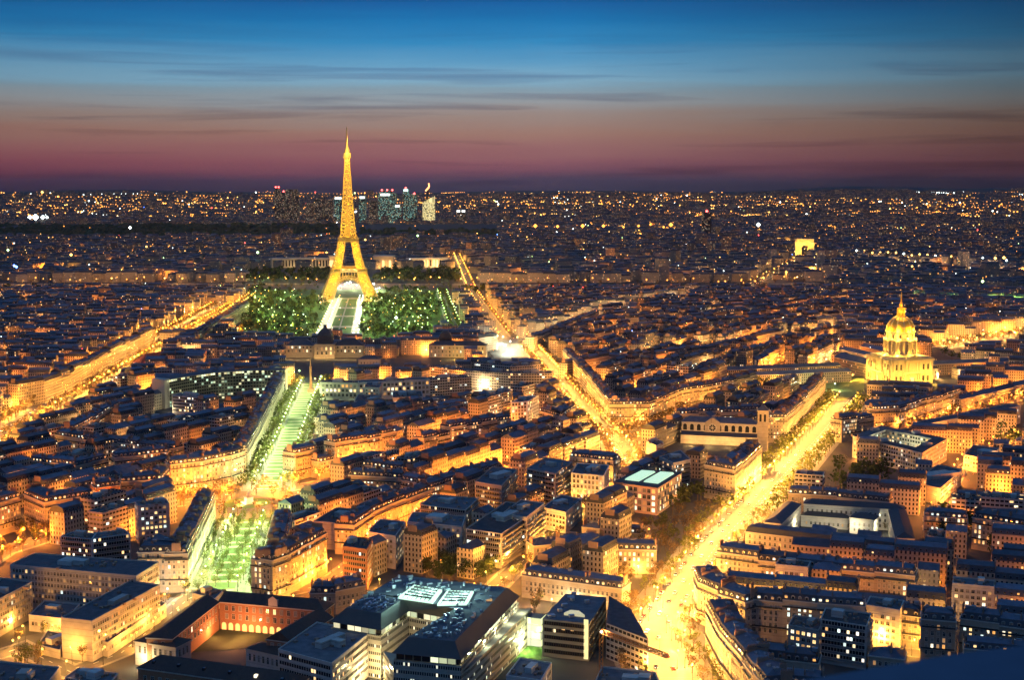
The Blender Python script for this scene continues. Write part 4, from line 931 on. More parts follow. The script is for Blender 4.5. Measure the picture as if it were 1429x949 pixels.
# brick college round its courtyard
def college():
    c=G(330,880); e=empty('brick_college',(*c,0),'red brick college with dark hipped roofs round an arcaded courtyard','school'); W_=dict(z0=6.2,du=3.9,dv=4.4,w=1.5,h=2.7,lit=.03)
    back=wingparts(e,LQ([(306,840),(452,853)],13,15),15,M_brick,roof=M_tile,win=W_,k=.62,ls=False)
    left=wingparts(e,LQ([(240,892),(305,841)],13,15),15,M_brick,roof=M_tile,win=W_,k=.62,rs=False)
    right=wingparts(e,LQ([(372,892),(430,858)],14,15,-1),15,M_brick,roof=M_tile,win=W_,k=.62,ls=False,rs=False)
    fr=wingparts(e,LQ([(192,932),(408,962)],15,12),12,M_brick,roof=M_tile,win=dict(z0=2,du=4,dv=4.2,w=1.5,h=2.4,lit=.06),k=.6)
    a,b_=back[0],back[1]; L=math.dist(a,b_); ux,uy=(b_[0]-a[0])/L,(b_[1]-a[1])/L; nx,ny=uy,-ux
    for k in range(12):
        s=2.5+k*3.9
        if s>L-1: break
        x,y=a[0]+ux*s+nx*.15,a[1]+uy*s+ny*.15; g_=MB(); m=8; pts=[(-1.3,.2),(1.3,.2)]+[(1.3*math.cos(math.pi*i/m),2.9+1.3*math.sin(math.pi*i/m)) for i in range(m+1)]; g_.face([(x+ux*p,y+uy*p,q) for p,q in pts]); g_.build('lit_arch',mat('arcade_glow',(.4,.3,.15),.8,emit=(1,.55,.15),estr=1.3),e)
    g_=MB(); s=L*.52; x,y=a[0]+ux*s,a[1]+uy*s; g_.box(x-nx*.5,y-ny*.5,14.4,18.5,5,1.5,math.atan2(uy,ux)); g_.face([(x-ux*2.8+nx*.4,y-uy*2.8+ny*.4,18.5),(x+ux*2.8+nx*.4,y+uy*2.8+ny*.4,18.5),(x+nx*.4,y+ny*.4,20.4)]); g_.build('pediment_dormer',M_trim,e)
    for k,(u,v) in enumerate(((300,893),(335,895),(345,890),(320,902))): light(*G(u,v),4.5,(1,.36,.10),2500,e)
    for k in range(6):
        f=(k+.5)/6; x,y=fr[0][0]+(fr[1][0]-fr[0][0])*f,fr[0][1]+(fr[1][1]-fr[0][1])*f; n2=(-(fr[1][1]-fr[0][1]),fr[1][0]-fr[0][0]); l2=math.hypot(*n2); t=3.2
        g_=MB(); g_.box(x+n2[0]/l2*t,y+n2[1]/l2*t,13.6,14.9,1.3,1.6,math.atan2(n2[1],n2[0])-math.pi/2); g_.build('skylight',LIT['white'] if k in (4,) else M_glass,e)
    sheet('college_court',[(262,912),(362,905),(405,880),(310,870)],mat('dark_court_lawn',(.03,.045,.02),.95,noise=.5,nscale=.3),.25,occ=True)
    c2=G(225,912); e=empty('white_pavilion',(*c2,0),'small white pavilion with a dark hipped roof by the brick college','pavilion'); wingparts(e,LQ([(188,895),(245,904)],12,12),12,M_modw,roof=M_tile,k=.5,win=dict(z0=6.5,du=3,dv=6,w=1.2,h=3.4,lit=.03))
    light(*G(196,935),5,(1,.75,.35),2500,e)
    c2=G(365,925); e=empty('white_pavilion',(*c2,0),'small white pavilion at the mouth of the brick courtyard','pavilion'); wingparts(e,LQ([(343,905),(392,916)],11,10),10,M_modw,roof=M_tile,k=.4,win=dict(z0=4.5,du=2.8,dv=6,w=1.1,h=3.2,lit=.03))
college()
# big modern block with the lit roof court
def bigblock():
    h=24; LO,LI,NL,NR,FI,FR,BR,BL=[G(x,y,h) for x,y in ((462,868),(531,880),(570,853),(627,864),(549,912),(643,921),(724,833),(551,812))]
    def ip(p,q,r,s):
        d1=(q[0]-p[0],q[1]-p[1]);d2=(s[0]-r[0],s[1]-r[1]);den=d1[0]*d2[1]-d1[1]*d2[0];t=((r[0]-p[0])*d2[1]-(r[1]-p[1])*d2[0])/den;return (p[0]+d1[0]*t,p[1]+d1[1]*t)
    c=cen([LO,FR,BR,BL]); e=empty('modern_institute',(*c,0),'big modern U-shaped block with sloped dark roofs and dazzling roof court','office building')
    ML,MR=ip(NL,NR,LO,BL),ip(NL,NR,FR,BR)
    perf=wall_mat('perforated_cladding',[(.40,.37,.30)],cu=1.1,cv=3.6,wu=(.2,.85),wv=(.2,.6),lit=.10,estr=1.6,pal=[(1,.9,.6),(.95,1,.75)],lines=False)
    for Q,ins in (([LO,LI,NL,ML],[7,3.2,0,5]),([ML,NL,NR,MR,BR,BL],[0,3.2,0,5,5,5]),([FI,FR,MR,NR],[7,5,0,3.2])):
        Q=Q if area(Q)>0 else Q; w=MB(); w.prism(Q,0,h-3,0,None,.2,False); w.build('wall',[perf],e)
        w=MB(); w.prism(inset(Q,[.0 if i==0 else .8 for i in ins]),h-3,h-.1,0,None,0,False); w.build('recessed_storey',[wall_mat('lit_recess',[(.3,.28,.2)],cu=4,cv=3,wu=(.05,.95),wv=(.05,.95),lit=.45,estr=.9,pal=[(.9,1,.6),(1,.9,.55)],lines=False)],e)
        w=MB(); w.frustum(inset(Q,[-.0 if i==0 else -.5 for i in ins]),h,inset(Q,ins),h+5.5,0,0,True,1); w.build('sloped_roof',[mat('dark_standing_seam',(.06,.062,.06),.6,noise=.2,nscale=.2),M_flat],e); occupy(Q)
        rr=random.Random(len(Q)*3+int(Q[0][0])); b=MB(); I=inset(Q,[max(i,.5)+1.2 for i in ins])
        for k in range(70):
            u,v=rr.random(),rr.random(); i0=I[:4] if len(I)==4 else [I[0],I[3],I[4],I[5]]; p=[(i0[0][j]*(1-u)+i0[1][j]*u)*(1-v)+(i0[3][j]*(1-u)+i0[2][j]*u)*v for j in (0,1)]
            b.box(p[0],p[1],h+5.5,h+5.5+rr.uniform(.3,1.8),rr.uniform(.4,3.5),rr.uniform(.4,1.2),R(60)*rr.choice((0,1))+R(27))
        o=b.build('roof_ducts',mat('galvanised_duct',(.42,.45,.48),.35,metal=.6),e); o['kind']='stuff'
    b=MB()
    for px in ([(556,836),(604,843),(617,826),(578,819)],[(610,846),(652,845),(661,828),(624,827)]):
        Q=[G(x,y,h+5.6) for x,y in px]; Q=Q if area(Q)>0 else Q[::-1]; f=MB(); f.prism(Q,h+5.5,h+6.6); f.build('skylight_glazing',bulb_mat('skylight_glow',(.62,1,.78),1.25),e)
        for k in (.2,.4,.6,.8):
            p=[Q[0][j]+(Q[1][j]-Q[0][j])*.1+(Q[3][j]-Q[0][j])*k for j in (0,1)]; q=[Q[1][j]+(Q[0][j]-Q[1][j])*.1+(Q[2][j]-Q[1][j])*k for j in (0,1)]; b.bar((*p,h+6.9),(*q,h+6.9),.9)
        for k in range(1,8):
            p=[Q[0][j]+(Q[1][j]-Q[0][j])*k/8 for j in (0,1)]; q=[Q[3][j]+(Q[2][j]-Q[3][j])*k/8 for j in (0,1)]; b.bar((*p,h+6.75),(*q,h+6.75),.25)
        for k in range(3): light(*[Q[0][j]+(Q[2][j]-Q[0][j])*(.25+.25*k) for j in (0,1)],h+9,(.55,1,.85),2600,e,.6,'roof_tint_fill')  # unseen lights added above the glazing to tint the roof around it teal
    b.build('skylight_beams',M_rail,e)
    for (x,y) in ((498,950),(520,958),(588,958),(600,965)): light(*G(x,y),8,(1,.72,.3),6000,e,.5,'front_lamp')
    for k,(x,y) in enumerate(((560,870),(590,872),(545,893),(572,884))): light(*G(x,y+22),9,(.95,1,.5),6500,e,.5,'court_lamp')
    Qp=QP([(533,911),(657,930),(742,846),(722,838),(644,922),(549,912)],19)
    pod=[G(533,912,18),G(655,930,18),G(741,848,18),G(728,834,18)]; dk=MB(); o1=[FR,BR]; q=[G(656,930,18),G(742,848,18)]
    Qd=[(FR[0]-.2,FR[1]),q[0],q[1],BR]; Qd=Qd if area(Qd)>0 else Qd[::-1]; dk.prism(Qd,0,17.5,0,1,.5); dk.build('side_podium',[perf,M_pave],e); occupy(Qd)
    q0,q1=G(535,908,18),G(656,930,18); Qf=[q0,q1,(FR[0],FR[1]-.3),(FI[0],FI[1]-.3)]; Qf=Qf if area(Qf)>0 else Qf[::-1]; dk=MB(); dk.prism(Qf,0,17.5,0,1,.6); dk.build('front_podium',[perf,M_pave],e); occupy(Qf)
    for k in range(5): light(q[0][0]+(q[1][0]-q[0][0])*(k+.5)/5-2.2,q[0][1]+(q[1][1]-q[0][1])*(k+.5)/5,20.5,(.95,1,.6),800,e,.3,'deck_lamp')
    for (x,y) in ((690,915),(712,905),(735,912),(725,898)): light(*G(x,y),6,(.9,1,.45),5000,e,.5,'garden_lamp')
    # glazed link and second block
    c=G(728,890); e=empty('glazed_link',(*c,0),'glazed connecting building with bright greenish lit floors','office building'); Q=LQ([(702,858),(755,864)],8,15); w=MB(); w.prism(Q,0,15,0,1,.3)
    w.build('glass_front',[wall_mat('bright_floor_glazing',[(.5,.5,.4)],cu=5,cv=3.75,wu=(.02,.98),wv=(.12,.98),lit=.95,estr=1.25,pal=[(.95,1,.5),(1,1,.65)],lines=False),M_flat],e); occupy(Q)
    sheet('link_garden',[(690,925),(755,925),(757,900),(712,895)],M_grass,.2)
bigblock()
def block2():
    h=19; Q=[G(x,y,h) for x,y in ((757,864),(822,871),(846,834),(789,829))]; c=cen(Q); e=empty('banded_office',(*c,0),'grey office with dark window bands and a lit roof notch','office building')
    w=MB(); w.prism(Q,0,h,0,None,.4,False); w.build('wall',[mat('grey_green_cladding',(.20,.21,.18),.7,noise=.2,nscale=.3)],e); r=MB(); r.face([(*p,h+.01) for p in Q]); r.build('roof',M_flat,e); occupy(Q)
    for i in (0,1):
        a,b_=Q[i],Q[i+1]; L=math.dist(a,b_); ux,uy=(b_[0]-a[0])/L,(b_[1]-a[1])/L; nx,ny=uy,-ux
        for z in (2,5.6,9.2,12.8,16.2):
            g_=MB(); p=(a[0]+ux*1+nx*.08,a[1]+uy*1+ny*.08); q=(a[0]+ux*(L*(.9 if i==0 else .97))+nx*.08,a[1]+uy*(L*(.9 if i==0 else .97))+ny*.08); g_.wall(p,q,z,z+1.9,0,rng.random(),0,0); k=0
            while k<math.dist(p,q): g_.box(p[0]+ux*k+nx*.1,p[1]+uy*k+ny*.1,z-.05,z+1.95,.2,.2,math.atan2(uy,ux),1); k+=1.2
            g_.build('window_band',[M_glass if i==0 and z not in (12.8,) else M_bandglass,M_rail],e)
    a,b_=Q[0],Q[1]; L=math.dist(a,b_); ux,uy=(b_[0]-a[0])/L,(b_[1]-a[1])/L; nx,ny=uy,-ux
    g_=MB(); p=(b_[0]-ux*2.6+nx*.12,b_[1]-uy*2.6+ny*.12); q=(b_[0]-ux*.3+nx*.12,b_[1]-uy*.3+ny*.12); g_.wall(p,q,1,h+2); g_.build('lit_stair_window',mat('stair_glow',(.4,.38,.2),.6,emit=(1,.88,.4),estr=.9),e)
    f=MB(); cx,cy2=G(798,850,h); T=[G(787,858,h+.4),G(816,861,h+.4),G(808,845,h+4),G(796,844,h+4)]; f.prism(T if area(T)>0 else T[::-1],h,h+1.2,0,1); f.build('lit_roof_notch',[mat('notch_glow',(.4,.38,.25),.6,emit=(1,.9,.5),estr=.5),mat('notch_glow',(.4,.38,.25))],e)
    for k in range(9):
        f=MB(); u,v=rng.random(),rng.random(); p=[(Q[0][j]*(1-u)+Q[1][j]*u)*(1-v)+(Q[3][j]*(1-u)+Q[2][j]*u)*v for j in (0,1)]; f.box(*p,h,h+rng.uniform(.8,2),rng.uniform(1.5,4),rng.uniform(1.5,2.5),R(20)); f.build('roof_unit',mat('galvanised_duct',(.42,.45,.48)),e)
    h=18; c=G(865,880); e=empty('sloping_annex',(*c,0),'long narrow annex with ribbed side along the bright avenue','office building'); Q=[G(x,y,h) for x,y in ((846,870),(905,893),(880,850),(850,832))]; Q=Q if area(Q)>0 else Q[::-1]
    w=MB(); w.prism(Q,0,h,0,1,.2); w.build('wall',[M_modww,M_flat],e); occupy(Q)
    b=MB(); bb=MB()
    P=G(839,884,33); P2=G(932,925,31); c=G(838,893); e=empty('tower_crane',(P[0],P[1],0),'orange lattice construction crane boom over the near roofs','crane'); CR=mat('orange_crane_paint',(.55,.20,.04),.6)
    A=Vector((*P,33)); B_=Vector((*P2,33)); n=16; d=(B_-A)/n; s=Vector((-d.y,d.x,0)).normalized()*.9; t=Vector((0,0,1.8))
    for i in range(n):
        p=A+d*i; q=A+d*(i+1)
        for k in (s,-s): b.bar(p+k,q+k,.28); b.bar(p+k,q+t,.2); b.bar(p+t,q+k,.2)
        b.bar(p+t,q+t,.3); b.bar(p+s,p-s,.2)
    b.build('jib',CR,e)
    for i in range(17):
        z0,z1=i*2,i*2+2
        for k in range(4):
            c0,c1=((-.8,-.8),(.8,-.8),(.8,.8),(-.8,.8))[k],((.8,-.8),(.8,.8),(-.8,.8),(-.8,-.8))[k]; bb.bar((P[0]+c0[0],P[1]+c0[1],z0),(P[0]+c0[0],P[1]+c0[1],z1),.2); bb.bar((P[0]+c0[0],P[1]+c0[1],z0),(P[0]+c1[0],P[1]+c1[1],z1),.14)
    bb.build('mast',CR,e); f=MB(); f.octa(P[0],P[1]-1.4,34,.7); f.build('work_lamp',B_wht,e); light(P[0]+2,P[1]-3,36,(1,.8,.5),1500,e)
block2()
# hospital slabs
FB=dict(near=True,kind='flat')
def flat(px4,h,desc,**kw):
    Q=QP(px4,h); i=min(range(4),key=lambda k:sum((Q[k][j]-G(*px4[0],h)[j])**2 for j in (0,1))); Q=Q[i:]+Q[:i]
    s=dict(Q=Q,h=h,kind='flat',ls=True,rs=True,r=rng.random(),desc=desc,idx=1,total=1,hand=True,near=True); s.update(kw); SPECS.append(s); occupy(Q); return s
HOSP=dict(name='hospital_slab',cat='hospital building',facade='grid',fh=3.3,du=2.0,ww=1.25,wh=1.8,lit=.06)
flat([(14,788),(190,804),(222,784),(48,772)],24,'long horizontal hospital slab with rows of small windows, behind the other two',**HOSP)
flat([(85,862),(128,867),(223,816),(182,810)],21,'hospital slab with a tall blank pale end wall facing out',blank=(0,),**HOSP)
flat([(-40,858),(-5,838),(45,812),(2,806)],20,'hospital slab cut off by the left edge, yellow lit below',**HOSP)
flat([(40,858),(92,864),(112,843),(62,838)],9,'low hospital link block between two slabs',**HOSP)
flat([(136,893),(224,838),(232,842),(150,897)],8,'low yellow-lit hospital wing along the foot of the pale slab',**HOSP)
flat([(-40,962),(60,962),(84,931),(-10,922)],8,'low pale shed with flat grey roof in the bottom-left corner',name='low_shed',cat='shed',blank=(0,1,2,3))
flat([(388,906),(463,926),(517,882),(442,868)],21,'dark-roofed office with a golden glazed side, front of the big U-shaped block',name='glazed_office',cat='office building',fh=3.4,facade='bands')
flat([(52,900),(84,908),(92,884),(66,879)],5,'low dark-roofed workshop between two hospital slabs',name='low_block',facade='bands')
flat([(90,945),(150,958),(165,940),(110,931)],6,'long low shed with a dark roof in front of the pale hospital slab',name='low_block',facade='bands')
flat([(268,828),(300,836),(312,824),(285,818)],8,'small low yellow-lit block between the hospital and green-lit garden',name='low_block',facade='grid')
for (x,y,cl,pw) in ((20,912,YEL,3600),(60,905,YEL,3400),(150,918,YEL,2600),(185,905,YEL,2600),(215,885,YEL,2600),(250,868,YEL,2800),(75,890,YEL,2400),(20,880,YEL,3200),(70,950,YEL,3000),(235,838,(.9,1,.8),3000),(262,840,YEL,2600)):
    LAMPS.append((*G(x,y),7,cl,pw,'the hospital slabs','yard',len(LAMPS),0))
# courtyard school on the right
c=G(1170,740); e=empty('courtyard_school',(*c,0),'school wings round a pale brightly lit courtyard','school'); Wn=dict(z0=2,du=3.2,dv=3.8,w=1.2,h=2.1,lit=.05)
wingparts(e,LQ([(1040,742),(1282,770)],12,17),17,M_wall,kind='mansard',win=Wn); wingparts(e,LQ([(1122,703),(1262,712)],11,15),15,M_modw,kind='gable',win=Wn,k=.5)
wingparts(e,LQ([(1090,731),(1118,704)],11,15),15,M_modw,kind='gable',win=Wn,k=.5); wingparts(e,LQ([(1276,752),(1264,713)],11,15,1),15,M_modw,kind='gable',win=Wn,k=.5); wingparts(e,LQ([(1118,719),(1184,724)],9,8),8,M_modw,kind='gable',win=dict(z0=2,du=3,dv=4,w=1.1,h=2,lit=.1),k=.5); wingparts(e,LQ([(1186,722),(1220,726)],12,11),11,M_modw,kind='gable',win=Wn,k=.5)
for x,y in ((1112,744),(1150,745),(1190,748),(1225,748),(1255,750)): light(*G(x,y),7,(1,.92,.58),1500,e,.4,'court_lamp')
for k,(x,y) in enumerate(((1150,735),(1185,742),(1235,742),(1248,738),(1168,738))): TREES.append((*G(x,y),.6,'b','the lit school courtyard','court',k+1))
# ------------------------------------------------------------------ rows of houses that the photograph shows clearly
row([(-14,705),(28,693)],23,14,desc='in the front row facing the orange street, at the left edge')
row([(33,690),(62,702),(131,691)],22,15,desc='in the round-cornered block behind the bare trees of the orange street',seg=24)
row([(134,681),(167,677)],22,13,desc='narrow and brick-red between two cream neighbours on the orange street',wm=M_brick,seg=40)
row([(169,672),(226,668),(237,656)],23,14,desc='with scalloped gables, mid-way along the orange street',seg=26)
row([(238,650),(285,645),(321,638)],23,14,desc='in the tall row ending at the roundabout on the orange street',seg=22)
row([(322,636),(343,629)],24,14,desc='on the corner of the roundabout and green-lit avenue',seg=40)
row([(345,626),(374,572),(398,522)],23,13,desc='on the left side of the green-lit avenue',seg=22)
row([(104,600),(168,564)],20,13,desc='in the diagonal orange row behind the ribbed hall',seg=18,lit=.2)
row([(76,606),(112,611)],20,13,desc='with a blank pale gable, left of the white-windowed row'); row([(113,612),(190,622),(241,628)],20,13,desc='in the row of bright white windows among the dark roofs',lit=.45,seg=19)
row([(40,642),(105,650),(150,640)],19,12,desc='in the second row back from the orange street',lit=.2); row([(160,640),(235,633)],19,12,desc='in the dim row behind the scalloped house',lit=.2)
row([(412,633),(444,626)],22,14,desc='on the near corner of the green-lit avenue, right of the roundabout',seg=40); row([(446,645),(467,641)],14,12,desc='low, between the corner house and bright orange row',seg=40)
row([(468,619),(553,603)],25,14,desc='in the tall bright orange row right of the roundabout',seg=19,lit=.22); row([(554,629),(591,624)],13,12,kind='gable',desc='low and school-like behind a tree in the orange street',seg=60)
row([(592,613),(628,605)],20,13,desc='beside the low school on the orange street',seg=20); row([(629,598),(714,584)],24,14,desc='in the long orange row ending at the white grid block',seg=18,lit=.25)
row([(613,570),(654,563)],17,13,desc='floodlit pale behind the long orange row',seg=50,lit=.15)
row([(262,770),(300,692)],24,13,desc='on the left side of the green-lit garden',seg=20); row([(192,771),(255,770),(264,764)],24,15,desc='with lit cream windows at the foot of the green-lit garden',seg=30,lit=.2)
row([(356,772),(363,782),(380,785)],24,15,desc='with a rounded corner at the foot of the green-lit garden',seg=60); row([(381,784),(456,746)],24,14,desc='in the long yellow-lit front right of the rounded corner',seg=18,lit=.2)
row([(369,762),(381,718)],22,12,-1,desc='in the dark roofs right of the green-lit garden',seg=22)
row([(494,732),(521,714),(548,702),(601,682),(641,670),(702,649)],20,13,desc='along the orange lane behind the round-cornered house',seg=19,lit=.18)
row([(486,664),(560,668),(604,676)],19,12,desc='with lit attic windows among dark roofs, above the lane',lit=.3,seg=18); row([(505,650),(560,656)],19,12,desc='in the back row of lit attic windows')
row([(432,826),(468,826),(510,818)],13,13,desc='low with arched yellow-lit ground floor behind the big U-shaped block',seg=30,lit=.3)
row([(983,649),(1026,657),(1063,626)],25,15,desc='in the bright corner block between two gardens on the brightest avenue',seg=22,lit=.12)
row([(1068,582),(1099,582),(1132,549),(1152,528)],24,14,desc='on the brightest avenue just beyond the bell tower',seg=20,lit=.2); row([(945,577),(1064,573)],20,12,desc='in the long dark range behind the church',lit=.2,seg=24)
row([(850,563),(906,563),(951,547),(1010,536),(1056,524)],21,14,desc='in the long orange row facing the leafy avenue',seg=17,lit=.18); row([(849,561),(816,521),(785,489)],22,12,-1,desc='on the right side of the avenue to the white-lit crossroads',seg=22,lit=.15)
row([(752,572),(783,580),(803,567)],22,13,desc='on the left side of the avenue below the crossroads',seg=22); row([(792,507),(850,497),(906,502)],20,13,desc='in the orange row right of the crossroads avenue',lit=.2,seg=20)
row([(795,637),(856,643)],24,14,desc='tall behind the white grid block',lit=.2,seg=28); row([(1175,588),(1220,581)],20,13,desc='on the corner across from the tree-dark park',seg=24); row([(1220,573),(1255,571),(1341,546)],20,13,desc='in the row along the lamp-lit street behind the courtyard block',seg=22,lit=.15)
row([(1342,556),(1440,534)],15,12,kind='gable',desc='in the long low range on the right edge below the dome',seg=40); row([(1210,537),(1300,542)],17,12,desc='just in front of the floodlit domed church',seg=24)
row([(968,798),(974,814),(1002,826),(1040,838)],22,14,desc='in the curved front facing the glowing junction',seg=18,lit=.12); row([(985,846),(1004,880),(1036,920),(1066,958)],22,14,desc='in the wedge-shaped block right of the glowing junction',seg=17,lit=.12)
row([(1000,772),(1058,780),(1277,803)],20,13,desc='in the second roof row below the lit school courtyard',seg=22,lit=.15); row([(1045,834),(1140,844),(1207,849)],22,13,desc='in the bright yellow-fronted row lower right',seg=20,lit=.25)
row([(1100,690),(1168,694),(1241,702)],15,12,desc='in the dim orange row above the lit school courtyard',seg=24,lit=.1); row([(1256,858),(1285,862)],17,12,desc='low between the yellow block and its taller neighbour',seg=40); row([(1286,864),(1334,868)],22,13,desc='brightly lit yellow at its foot, lower right',seg=40,lit=.2); row([(1340,866),(1450,880)],19,13,desc='in the lower right row with white attic windows',seg=24,lit=.3)
row([(1332,693),(1440,703)],16,12,desc='in the orange row at the right edge above the long dark house',seg=26,lit=.15); row([(1357,722),(1445,736)],21,14,desc='wide grey house with scattered lit windows at the right edge',seg=80,lit=.25); row([(1290,720),(1350,724)],17,12,desc='dim house with lit windows left of the wide grey one',seg=60,lit=.3)
row([(728,803),(868,822)],13,13,desc='long cream mansion with a row of attic windows by the bright avenue',seg=200,lit=.12); row([(848,766),(916,768)],15,12,desc='lit cream wing of the garden mansion, facing the near house',seg=200,lit=.35); row([(745,762),(846,752)],12,12,kind='gable',desc='blue-roofed wing behind the long cream mansion',seg=200)
row([(812,735),(846,739)],7,9,kind='gable',desc='small orange-lit lodge left of the walled garden',seg=60); row([(846,740),(893,745)],8,10,desc='small orange-lit lodge right under the dark trees',seg=60)
row([(25,540),(62,533),(98,520),(132,500),(176,478),(216,460)],23,13,desc='on the left side of the far-left yellow avenue',seg=22,lit=.18,hv=3); row([(222,464),(279,466),(322,440),(348,424)],21,14,desc='in the block between the two yellow avenues before the park',seg=20,lit=.15)
row([(1090,462),(1000,484),(915,494)],20,12,-1,desc='facing the tree-lined street by the long dark roofs',seg=24,lit=.2); row([(640,470),(668,472),(694,468)],21,14,desc='in the cream block left of the crossroads',seg=18,lit=.2); row([(745,472),(775,460),(836,436)],20,13,desc='along the pale street above the crossroads',seg=22,lit=.15)
# ministry blocks and modern ones
G2=dict(facade='grid',du=4.4,fh=5.0,ww=2.6,wh=3.0,lit=.25,plant=True)
def frow(pts,h,d,desc,side=1,seg=60,**kw):
    return row(pts,h,d,side,'flat',seg,desc,hv=.4,**kw)
frow([(446,533),(500,534),(600,529),(658,525)],20,18,'long beige ministry range with square windows beyond the green-lit avenue',seg=400,name='ministry_range',cat='ministry building',**G2)
frow([(650,517),(712,521),(771,521)],21,20,'pale ministry range with a bright top floor below the crossroads',seg=400,name='ministry_range',cat='ministry building',facade='grid',du=3.6,fh=4.4,ww=2.2,wh=3.2,lit=.65)
frow([(598,511),(650,517)],20,18,'white-lit long range left of the crossroads avenue',seg=400,name='ministry_range',cat='ministry building',facade='grid',du=3,fh=4.4,ww=2.4,wh=3.0,lit=.75)
frow([(662,506),(712,511),(748,509)],25,16,'brown block with lit strip windows behind the pale ministry range',seg=400,name='ministry_range',cat='ministry building',facade='bands')
frow([(240,551),(294,555)],20,13,'small pale slab block in front of the curved office building',facade='bands')
frow([(84,748),(128,752),(182,745)],22,13,'white terraced block with lit penthouse below the orange street',seg=200,facade='balconies'); frow([(192,706),(236,702)],26,13,'tall flats with stacked lit windows left of the green-lit garden',facade='grid',lit=.4)
flat([(437,727),(491,732),(522,712),(470,708)],18,'block with a long blank beige wall above the orange lane',blank=(0,)); flat([(478,762),(512,767),(520,752),(488,748)],24,'narrow brown tower house behind the round-cornered front',wm=M_brick)
flat([(513,742),(552,748),(566,728),(530,724)],21,'white stepped flats with a column of lit windows',facade='grid',lit=.35); flat([(568,728),(645,735),(650,720),(575,714)],20,'pale L-shaped school with yellow lit windows',facade='grid',du=3.2,lit=.3)
flat([(586,704),(650,712),(668,695),(605,690)],22,'balconied flats right of the orange lane',facade='balconies'); flat([(650,738),(700,745),(758,706),(706,700)],22,'long balconied block along the narrow yellow street',facade='balconies'); flat([(701,716),(735,722),(760,702),(727,697)],24,'stepped balcony block on the narrow yellow street',facade='balconies')
flat([(663,672),(700,678),(722,655),(687,651)],24,'dark balconied block left of the pale tower',facade='balconies'); flat([(735,653),(775,661),(799,644),(760,638)],29,'tall pale tower block with a column of balconies',facade='balconies'); flat([(797,660),(843,664),(850,649),(806,646)],25,'white block with a strict grid of windows',facade='grid',du=2.9,ww=1.5,wh=2.2,fh=3.6,wm=mat('white_concrete',(.62,.62,.58),.8,noise=.1))
flat([(713,562),(736,560),(752,552),(730,553)],29,'white tower with dark square windows at the end of the orange row',facade='grid',du=3.2,ww=1.9,wh=2.2,wm=mat('white_concrete',(.62,.62,.58)))
flat([(757,708),(790,715),(812,696),(782,690)],15,'low pale shops at the bend of the narrow yellow street',facade='grid'); flat([(508,540),(530,541),(533,533),(512,533)],30,'small lone tower in front of the beige ministry range',facade='grid')
flat([(494,560),(528,563),(533,552),(500,550)],20,'pale flats below the beige ministry range',facade='grid'); flat([(548,555),(590,553),(588,545),(548,547)],22,'flats with two bright windows below the ministry',facade='grid',lit=.3)
Q=QP([(1190,608),(1287,632),(1322,612),(1230,594)],19); I=inset(Q,11); c=cen(Q); e=empty('courtyard_block',(*c,0),'large white block with an open lit courtyard right of the dark park','office building')
for i in range(4):
    j=(i+1)%4; w_q=[Q[i],Q[j],I[j],I[i]]; w=MB(); w.wall(Q[i],Q[j],0,19,0,.5); w.wall(I[j],I[i],0,19,0,.5); w.build('wall',[M_modw],e); w=MB(); w.face([(*p,19.01) for p in w_q],0,None,.2+.2*i); w.build('roof',[M_flat],e)
    if facing(Q[i],Q[j]): windows(e,Q[i],Q[j],2.4,18.4,du=2.9,dv=3.3,w=1.6,h=1.8,lit=.08)
    if facing(I[j],I[i]): windows(e,I[j],I[i],2.4,18.4,du=2.9,dv=3.3,w=1.6,h=1.8,lit=.15)
    m_=((Q[i][0]+I[j][0])/2,(Q[i][1]+I[j][1])/2); w=MB(); w.box(*m_,19,21.4,7,4,.4); w.build('plant_room',[M_modw],e)
occupy(Q); light(c[0]-5,c[1],8,(.95,1,.55),3500,e,.5,'court_lamp'); light(c[0]+7,c[1]+3,8,(.95,1,.55),3500,e,.5,'court_lamp')
flat([(1145,864),(1210,874),(1216,856),(1152,848)],22,'dark modern flats with white balconies in the lower right',facade='balconies',wm=M_modw); flat([(1208,844),(1256,852),(1262,838),(1214,832)],22,'bright yellow flat-fronted block lower right',facade='grid',lit=.25)
flat([(1100,872),(1143,880),(1150,864),(1108,858)],17,'grey house with lit windows left of the white-balconied flats',facade='grid',lit=.35); flat([(1345,634),(1382,642),(1394,626),(1358,620)],13,'yellow-lit low block at the far right',facade='grid'); flat([(1276,672),(1312,682),(1342,655),(1308,648)],13,'long hall with a dark roof and orange lit flank',blank=(0,)); flat([(1255,668),(1292,672),(1296,662),(1260,658)],9,'low white annex glowing teal beside the long hall',blank=(0,1,2,3))
flat([(1294,748),(1318,751),(1321,741),(1297,738)],12,'small white house with tall windows right of the lit courtyard',facade='grid'); frow([(1293,592),(1425,566)],18,14,'long dark blue-roofed block behind the courtyard block',facade='grid',seg=200)
flat([(920,637),(940,646),(964,641),(950,628)],24,'round-fronted balconied block facing the leafy avenue',facade='balconies'); flat([(902,615),(916,622),(926,617),(914,611)],24,'orange-lit round tower house at the meeting of two avenues',facade='grid',blank=(0,))
flat([(706,943),(755,950),(770,925),(725,918)],14,'low dark block in front of the glazed link',facade='grid',lit=.05); flat([(826,960),(925,967),(915,938),(840,930)],14,'dark roofed block at the bottom edge by the crane',facade='grid',lit=.1)
for x,y,c_,p_ in ((250,0,0,0),): pass
